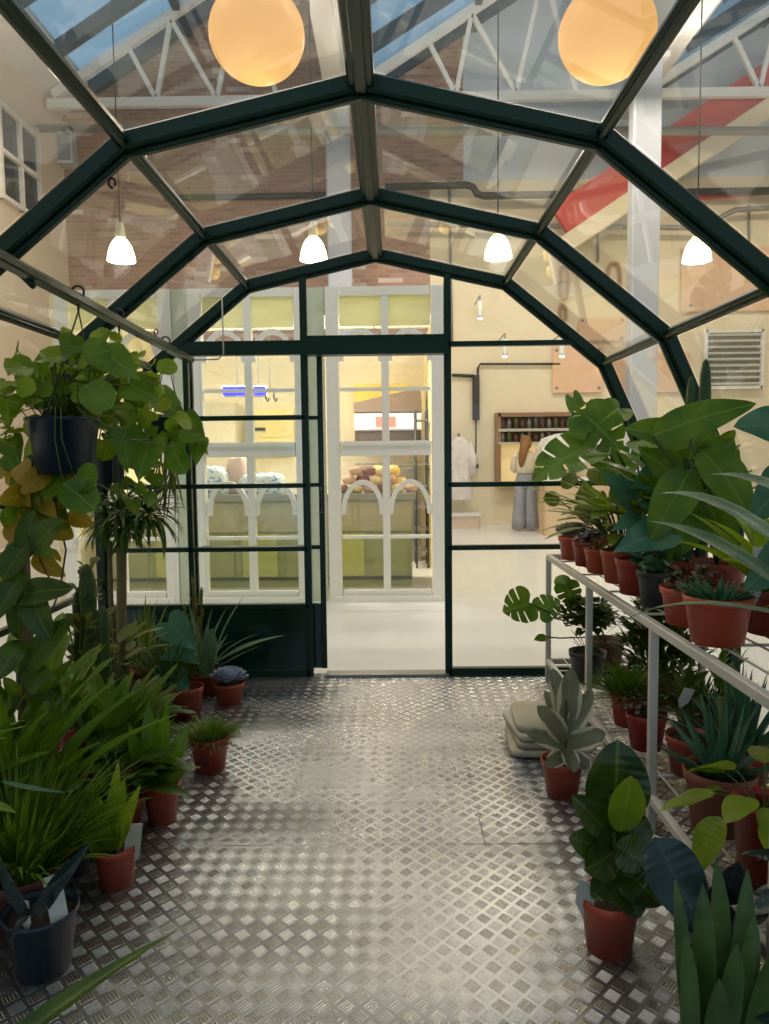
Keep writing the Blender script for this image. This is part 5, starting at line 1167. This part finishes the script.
# tall dracaena with bare trunk and crown under the hanging pots
q0 = G(118, 716)
t, z = newplant('potted_tall_dracaena', (q0.x, q0.y + .1, 0), .11, .17, 'tall bare trunked plant with a narrow leaved crown below the hanging pots', 'plant', TERRA2)
tx, ty = t.location.x, t.location.y
f = MB()
pa = [(0, 0, z - .02), (.0, 0, .45), (.012, 0, .75), (.02, 0, 1.0)]; f.tube(pa, [.03, .027, .026, .028], 12)
f.tube([(-.03, .02, z - .02), (-.06, .02, .6), (-.055, .02, .93)], [.016, .014, .013], 10); f.build('trunk', mat('striped_trunk', (124, 112, 74), .8, noise=.35, nscale=30, bump=.8), t)
f = MB()
for cx, cz, n, L in ((.03, 1.10, 80, .27), (-.055, 1.05, 50, .24), (.17, 1.10, 80, .27), (.05, 1.0, 30, .22)):
    for k in range(n):
        a = 2.4 * k; q = k / n; f.leaf(Vector((cx, 0, cz - .05 * q)), A(a, 1.3 - 1.7 * q), L * rnd(.6, 1.1), .022, rnd(.8, 1.8), 'thin', .3)
f.build('crown', LM['darkgrass'], t)
t, z = newplant('potted_spiky_plant', (G(140, 705).x, G(140, 705).y + .1, 0), .10, .20, 'terracotta pot with narrow upright spiky green leaves behind the left row', 'plant', TERRA)
straps(t, z, 34, .44, .022, LM['grass'], el=(.6, 1.5), droop=(.1, .7), shape='thin', r0=.04)
t, z = newplant('potted_euphorbia', (G(92, 760).x - .03, G(92, 760).y + .1, 0), .10, .16, 'tall columnar cactus with small leaves standing in the left bank of plants', 'cactus', TERRA2)
for dx, dy, hh, rr in ((0, 0, .76, .034), (.055, .02, .56, .028), (-.05, .02, .64, .028)):
    f = MB(); n = 18; secs = [(.8, 0), (1, .1), (.92, .3), (1.05, .5), (.95, .7), (1, .88), (.6, .97), (.05, 1)]; vs = []
    for q, s_ in secs: vs += [(dx + math.cos(2 * PI * i / n) * rr * q * (1 + .28 * math.cos(3 * 2 * PI * i / n)), dy + math.sin(2 * PI * i / n) * rr * q * (1 + .28 * math.cos(3 * 2 * PI * i / n)), z - .01 + hh * s_) for i in range(n)]
    f.add(vs, [(i * n + j, i * n + (j + 1) % n, (i + 1) * n + (j + 1) % n, (i + 1) * n + j) for i in range(7) for j in range(n)]); f.build('cactus_stem', mat('euphorbia_green', (74, 92, 40), .55, noise=.2, nscale=30), t)
f = MB()
for k in range(40): f.leaf(Vector((rnd(-.05, .06), rnd(-.02, .02), z + rnd(.35, .76))), A(rnd(0, 6.28), rnd(.2, 1.1)), rnd(.06, .11), .05, .3, 'spoon', .2)
f.build('small_leaves', LM['olive'], t)
t, z = newplant('potted_jade_plant', (-1.46, 3.32, 0), .10, .16, 'plant with thick paddle leaves on stems beside the columnar cactus', 'plant', TERRA2)
stemleaf(t, z, [(0, 0, .5, .1, .56), (.02, 0, 2.5, .3, .46), (-.02, 0, 4.0, .3, .46), (0, .02, 5.6, .3, .5)], 9, .13, .08, LM['olive'], 'spoon', sr=.008, el=.5)
# big leaves at the left frame edge
t, z = newplant('potted_ficus_lyrata', (-1.36, 2.62, 0), .13, .20, 'tall plant with long drooping dark leaves at the left frame edge', 'plant', GREYP)
f = MB(); g = MB(); Yq = 2.6; stempx(g, t, [(22, 800, Yq), (24, 700, Yq), (26, 600, Yq), (24, 530, Yq)], .012)
for (b, e, W, dr, fc) in (((8, 598), (72, 588), .10, .5, (0, -1, .5)), ((30, 540), (2, 580), .10, .4, (0, -1, .5)), ((30, 552), (62, 520), .10, .4, (.3, -1, .4)), ((26, 570), (-6, 620), .09, .6, (0, -1, .3)), ((26, 580), (50, 640), .11, .6, (0, -1, .2)), ((20, 680), (70, 618), .10, .5, (-.3, -1, .2)), ((24, 640), (-4, 680), .10, .6, (0, -1, .2)), ((24, 560), (34, 510), .09, .3, (0, -1, .2)), ((20, 640), (18, 590), .08, .3, (0, -1, .1)), ((26, 665), (60, 700), .10, .6, (0, -1, .5))):
    leafpx(f, t, b, e, Yq, Yq + rnd(-.15, .02), W, 'oval', dr, fold=.25, face=fc)
ftag(t, f, 'foliage', LM['deep']); ftag(t, g, 'stems', STEMB)
t, z = newplant('potted_climber', (-1.52, 3.0, 0), .11, .18, 'tall climber on a stake with yellowing leaves below the navy hanging pot', 'plant', TERRA2)
f = MB(); g = MB(); h_ = MB(); Yq = 2.9; stempx(g, t, [(20, 720, Yq), (30, 640, Yq), (25, 560, Yq), (20, 470, Yq)], .009)
stempx(g, t, [(40, 640, Yq), (60, 590, Yq), (66, 550, Yq), (55, 500, Yq)], .004); stempx(g, t, [(58, 595, Yq), (40, 560, Yq), (36, 520, Yq)], .004)
for k in range(46):
    x, y = rnd(0, 74), rnd(440, 560); a = rnd(0, 6.28); l = rnd(24, 44)
    if x > 40 and y > 520: continue
    leafpx(h_ if k % 2 else f, t, (x, y), (x + math.cos(a) * l, y + abs(math.sin(a)) * l), Yq + rnd(-.1, .15), Yq + rnd(-.15, .1), rnd(.07, .11), 'ovate', .5, face=(rnd(-.4, .4), -1, rnd(0, .8)))
ftag(t, f, 'foliage', LM['mid']); ftag(t, h_, 'yellow_leaves', LM['yellow']); ftag(t, g, 'stems', STEMB)
# mass of mid height leafy plants
t, z = newplant('potted_aspidistra', (-1.16, 2.86, 0), .11, .16, 'broad arching green leaves in the middle of the left bank of plants', 'plant', TERRA2)
petioles(t, z, 34, .20, .26, .075, LM['mid'], 'lance', el=(.9, 1.5), droop=.2, nod=-.1)
t, z = newplant('potted_birds_nest_fern', (-1.28, 2.36, 0), .12, .17, 'wide rosette of long glossy leaves low at the left frame edge', 'fern', BROWNP)
straps(t, z, 34, .60, .075, LM['mid'], el=(.8, 1.5), droop=(.3, .9), shape='lance', r0=.04, wave=.04)
t, z = newplant('potted_calathea', (-1.02, 2.60, 0), .10, .15, 'dark lush leaves between the left front row and the nest of long leaves', 'plant', TERRA2)
petioles(t, z, 34, .16, .20, .085, LM['deep'], 'ovate', el=(.7, 1.5), droop=.4, nod=.4)
t, z = newplant('potted_calathea', (-1.18, 3.30, 0), .10, .15, 'dark green mass of pointed leaves behind the tall terracotta pot at left', 'plant', TERRA2)
petioles(t, z, 34, .12, .16, .07, LM['deep'], 'ovate', el=(.6, 1.5), droop=.3, nod=.3)
t, z = newplant('potted_pilea', (-1.42, 3.62, 0), .10, .16, 'leafy green plant with pale pointed leaves before the tall trunk', 'plant', TERRA)
petioles(t, z, 20, .34, .16, .06, LM['olive'], 'ovate', el=(1.0, 1.5), droop=.3, nod=.5)
t, z = newplant('potted_sedge', (-1.14, 2.12, 0), .15, .17, 'dense bright grass like tuft in a wide brown pot at lower left', 'plant', BROWNP)
tuft(t, z, 420, .36, .013, LM['grass'], .8, .12)
f = MB(); leafpx(f, t, (0, 781), (66, 793), 1.95, 1.95, .012, 'thin', .4); f.build('long_stalk', LM['strap'], t)
t, z = newplant('potted_palm', (-1.45, 2.03, 0), .10, .20, 'leafy plant at the left frame edge in front of the nest of long leaves', 'plant', GREYP)
petioles(t, z, 34, .42, .24, .06, LM['mid'], 'lance', el=(.9, 1.5), droop=.3, nod=.3)
t, z = newplant('potted_dracaena', (-1.48, 2.40, 0), .10, .18, 'tall plant of upright pointed bright leaves at the left frame edge, under the yellowing climber', 'plant', TERRA2)
straps(t, z, 30, .55, .07, LM['deep'], el=(.95, 1.52), droop=(.1, .5), shape='lance', r0=.05)
t, z = newplant('potted_curcuma', (-1.42, 2.78, 0), .10, .18, 'upright broad leaved plant between the climber and the aspidistra', 'plant', TERRA2)
petioles(t, z, 20, .38, .26, .10, LM['mid'], 'ovate', el=(1.05, 1.5), droop=.3, nod=-.1)
t, z = newplant('potted_sedge', (-1.20, 3.86, 0), .09, .16, 'fine leaved green plant at the foot of the tall bare trunk', 'plant', TERRA2)
tuft(t, z, 160, .34, .012, LM['darkgrass'], .7, .07)
t, z = newplant('potted_fern', (-1.06, 2.94, 0), .09, .15, 'mid green leafy plant between the two front row terracotta pots and the dark bank', 'plant', TERRA2)
petioles(t, z, 26, .08, .17, .055, LM['mid'], 'lance', el=(.9, 1.5), droop=.2, nod=-.1)
# near navy pot with tags and long leaves
g0 = G(32, 990)
t, z = newplant('potted_sansevieria', (g0.x - .01, g0.y + .085, 0), .095, .17, 'navy pot with white tags and long dark blades in the left foreground', 'plant', NAVY, band=False)
f = MB()
for (b, e, Yb, Ye, W, dr) in (((34, 915), (92, 840), 1.80, 1.78, .04, .2), ((28, 915), (0, 860), 1.8, 1.7, .04, .3), ((30, 915), (8, 930), 1.75, 1.6, .045, .6), ((36, 915), (70, 870), 1.78, 1.7, .04, .3)):
    leafpx(f, t, b, e, Yb, Ye, W, 'strap', dr, fold=.3)
ftag(t, f, 'foliage', LM['navyleaf']); plant_tag(t, (.065, -.03, z + .0), az=-1.2, h=.12, w_=.045, tilt=-.25); plant_tag(t, (-.01, -.06, z + .02), az=-1.8, h=.07, w_=.03, tilt=.2)
t, z = newplant('potted_tiny_plant', (G(66, 882).x, G(66, 882).y + .06, 0), .065, .12, 'small charcoal pot with dark leaves between grass tuft and strap leaved plant', 'plant', GREYP)
petioles(t, z, 12, .08, .08, .035, LM['navyleaf'], 'ovate', el=(.4, 1.3)); plant_tag(t, (-.03, -.05, z - .03), h=.09, w_=.03, tilt=.3)
t, z = newplant('potted_yucca', (-.93, 1.20, 0), .11, .17, 'plant at the lower left corner sending one long dark blade over the floor', 'plant', GREYP)
f = MB(); p0 = Vector((0, 0, z))
e_ = G(178, 932, .30) - Vector(t.location); 
f.leaf(p0, (e_ - p0) + Vector((0, 0, .10)), (e_ - p0).length * 1.02, .05, .35, 'strap', .35, face=(0, -.2, 1))
for k in range(7): f.leaf(p0, A(2.2 + .5 * k, rnd(.8, 1.3)), .26, .04, .4, 'strap', .35)
ftag(t, f, 'foliage', LM['deep'])

# ================================================================== hanging pots
def hang(px, py_rim, Y, r, h, lab, seed, name='hanging_plant'):
    c = P(px, py_rim, Y); c.x = c.x; base = Vector((c.x, Y, c.z - h)); t = root(name, base, lab, 'hanging plant', 'navy hanging pots under the rail')
    pot(t, r, h, NAVY, band=False)
    zr = railz(Y); top_ = Vector((RAILX - base.x, 0, zr - base.z + .03)); f = MB()
    kn_ = Vector((top_.x, top_.y, top_.z - .07))
    for k in range(3):
        a = 2 * PI * k / 3 + .5; f.tube([Vector((math.cos(a) * r, math.sin(a) * r, h * .97)), kn_], .0028, 5)
    f.build('hanger_wires', darkpipe, t)
    f = MB(); f.tube([kn_, kn_ + Vector((0, 0, .03))] + [top_ + Vector((.024 * math.cos(q), 0, .024 * math.sin(q) - .0)) for q in [-PI / 2 + i * .6 - .0 for i in range(8)]], .005, 6); f.build('hook', darkpipe, t)
    return t
t = hang(63, 418, 2.86, .135, .215, 'largest navy hanging pot overflowing with round leaved plant at left', 1)
f = MB(); g = MB(); h = .215; o_ = Vector(t.location)
for k in range(190):
    x = min(178, max(6, random.gauss(88, 46))); y = random.gauss(380, 28) + abs(x - 80) * .12
    if y > 455 or y < 338: y = rnd(350, 420)
    Y = 2.86 + rnd(-.16, .22) + (x - 60) * .004; p = P(x, y, Y) - o_; s = rnd(.055, .10)
    f.leaf(p, A(rnd(-PI, 0) if k % 4 else rnd(0, PI), rnd(-.9, .7)), s * 1.15, s, rnd(.1, .7), 'round' if k % 3 else 'heart', .12, face=(rnd(-.6, .6), rnd(-1, -.3), rnd(.1, 1)), wave=.03)
    if k % 2 == 0:
        r_ = Vector((rnd(-.08, .08), rnd(-.08, .08), h * .86)); p.z > h * .9 and g.tube([r_, r_.lerp(p, .5) + Vector((0, 0, .05)), p], .0022, 5)
f.build('foliage', LM['bright'], t); g.build('stems', STEMG, t)
f = MB(); g = MB()
for (b, e, Ye, W, sh_, fc) in (((75, 480), (98, 478), 2.75, .125, 'round', (0, -1, .5)), ((63, 483), (96, 510), 2.72, .13, 'round', (.1, -1, .6)), ((112, 350), (82, 356), 2.6, .11, 'round', (0, -1, .3)), ((150, 440), (138, 482), 2.9, .13, 'heart', (0, -1, .1)), ((172, 448), (186, 474), 3.0, .095, 'round', (0, -1, .1)), ((125, 430), (128, 470), 2.85, .11, 'heart', (0, -1, .1)), ((108, 355), (140, 380), 2.75, .12, 'heart', (0, -1, .4)), ((84, 385), (112, 408), 2.6, .12, 'round', (0, -1, .5)), ((10, 440), (20, 465), 2.8, .10, 'heart', (0, -1, .2)), ((130, 385), (160, 400), 2.9, .12, 'heart', (0, -1, .4)), ((60, 345), (90, 350), 2.8, .10, 'heart', (0, -1, .4))):
    p = leafpx(f, t, b, e, Ye, Ye - .03, W, sh_, .3, face=fc); r_ = Vector((max(-.09, min(.09, p.x * .5)), -.06, h * .9)); g.tube([r_, Vector((r_.x * 1.2, -.13, h + .035)), Vector((p.x * .8, min(-.17, p.y * .9), max(p.z, h * .6))), p] if p.z < h else [r_, r_.lerp(p, .5) + Vector((0, -.03, .07)), p], .0028, 5)
f.build('large_leaves', LM['mid'], t); g.build('long_stalks', STEMG, t)
t = hang(107, 440, 3.28, .085, .19, 'narrow navy hanging pot just behind the largest one', 2)
f = MB(); g = MB(); o_ = Vector(t.location)
for k in range(60):
    x = random.gauss(118, 26); y = rnd(405, 500); Y = 3.28 + rnd(-.15, .2); p = P(x, y, Y) - o_; s = rnd(.045, .085)
    if abs(p.x) < .09 and p.y < .06 and p.z < .17: p.y = .11
    f.leaf(p, A(rnd(0, 6.28), rnd(-1.2, .5)), s * 1.2, s, .4, 'heart', .12, face=(rnd(-.5, .5), -1, rnd(0, .8)))
for k in range(9):
    a = rnd(0, 6.28); r_ = Vector((math.cos(a) * .08, math.sin(a) * .08, .18)); g.tube([r_, r_ * 1.4 + Vector((0, 0, -.02)), Vector((r_.x * 1.7, r_.y * 1.7, -.05 - rnd(0, .2)))], .002, 5)
f.build('foliage', LM['mid'], t); g.build('trailing_stems', STEMG, t)
t = hang(161, 416, 3.95, .105, .165, 'small navy hanging pot furthest along the rail near the end wall', 3)
f = MB(); g = MB(); o_ = Vector(t.location)
for (b, e, Ye, W, sh_) in (((160, 400), (190, 422), 3.85, .11, 'heart'), ((180, 430), (206, 440), 3.85, .15, 'heart'), ((158, 392), (182, 404), 4.0, .10, 'heart'), ((176, 440), (172, 475), 3.9, .12, 'heart'), ((150, 402), (138, 415), 3.9, .10, 'heart'), ((185, 418), (208, 455), 3.95, .13, 'heart'), ((150, 385), (166, 396), 4.1, .09, 'heart'), ((200, 440), (196, 466), 3.9, .10, 'heart')):
    p = leafpx(f, t, b, e, Ye, Ye - .04, W, sh_, .5, face=(rnd(-.2, .2), -1, .5)); r_ = Vector((max(-.08, min(.08, p.x)), -.02, .15)); g.tube([r_, r_.lerp(p, .5) + Vector((0, 0, .05)), p], .0025, 5)
f.build('foliage', LM['mid'], t); g.build('stems', STEMG, t)
f = MB()
for k in range(26):
    x = rnd(158, 178); a = P(x, rnd(440, 470), 4.02) - o_; L_ = rnd(.15, .35); f.leaf(a, Vector((rnd(-.3, .3), rnd(-.2, .2), -1)), L_, .01, rnd(-.5, .5), 'thin', .2, face=(0, -1, 0))
f.build('trailing_strands', LM['olive'], t)
# spare hooks along the arch
hk = mat('dark_hook_metal', (30, 28, 26), .4, .6)
for px, py, Y, lab in ((112, 192, YA, 'small dark hook under the nearest left rib'), (191, 266, YB_, 'small dark hook under the second left rib'), (156, 341, 4.2, 'small dark loop on the rail near its far end')):
    c = P(px, py - 9, Y - .02); f = MB(); f.tube([Vector((.011 * math.cos(q), 0, .016 * math.sin(q))) for q in [i * .7 - .6 for i in range(9)]], .004, 6); tag(f.build('hook', hk, None, c), lab, 'hook')

# ------------------------------------------------------------------ leaves bend along the glass instead of passing through it
def half_width(z):
    for k in range(4, 8):
        (a, za), (b, zb_) = ARCH[k], ARCH[k + 1]
        if zb_ <= z <= za: return a + (b - a) * (z - za) / (zb_ - za)
    return .2 if z > zap else lgx
done = set()
for o in list(COL.objects):
    if o.type != 'MESH' or o.parent is None or o.parent.type != 'EMPTY': continue
    if not (o.parent.name.startswith('potted_') or o.parent.name.startswith('hanging_plant')): continue
    if o.name.split('.')[0] in ('pot', 'soil', 'plant_tag', 'hanger_wires', 'hook', 'cactus_stem', 'trunk') or o.data.name in done: continue
    done.add(o.data.name); L0 = o.parent.location
    for v in o.data.vertices:
        wx_, wy_, wz_ = v.co.x + L0.x, v.co.y + L0.y, v.co.z + L0.z
        if wz_ < .012: v.co.z = .012 - L0.z + (wz_ - .012) * .02
        lim = half_width(max(0, wz_)) - .075
        r_ = wx_ - GC
        if abs(r_) > lim: v.co.x = math.copysign(lim + (abs(r_) - lim) * .08, r_) + GC - L0.x
        if wy_ > YC - .09: v.co.y = YC - .09 + (wy_ - YC + .09) * .08 - L0.y
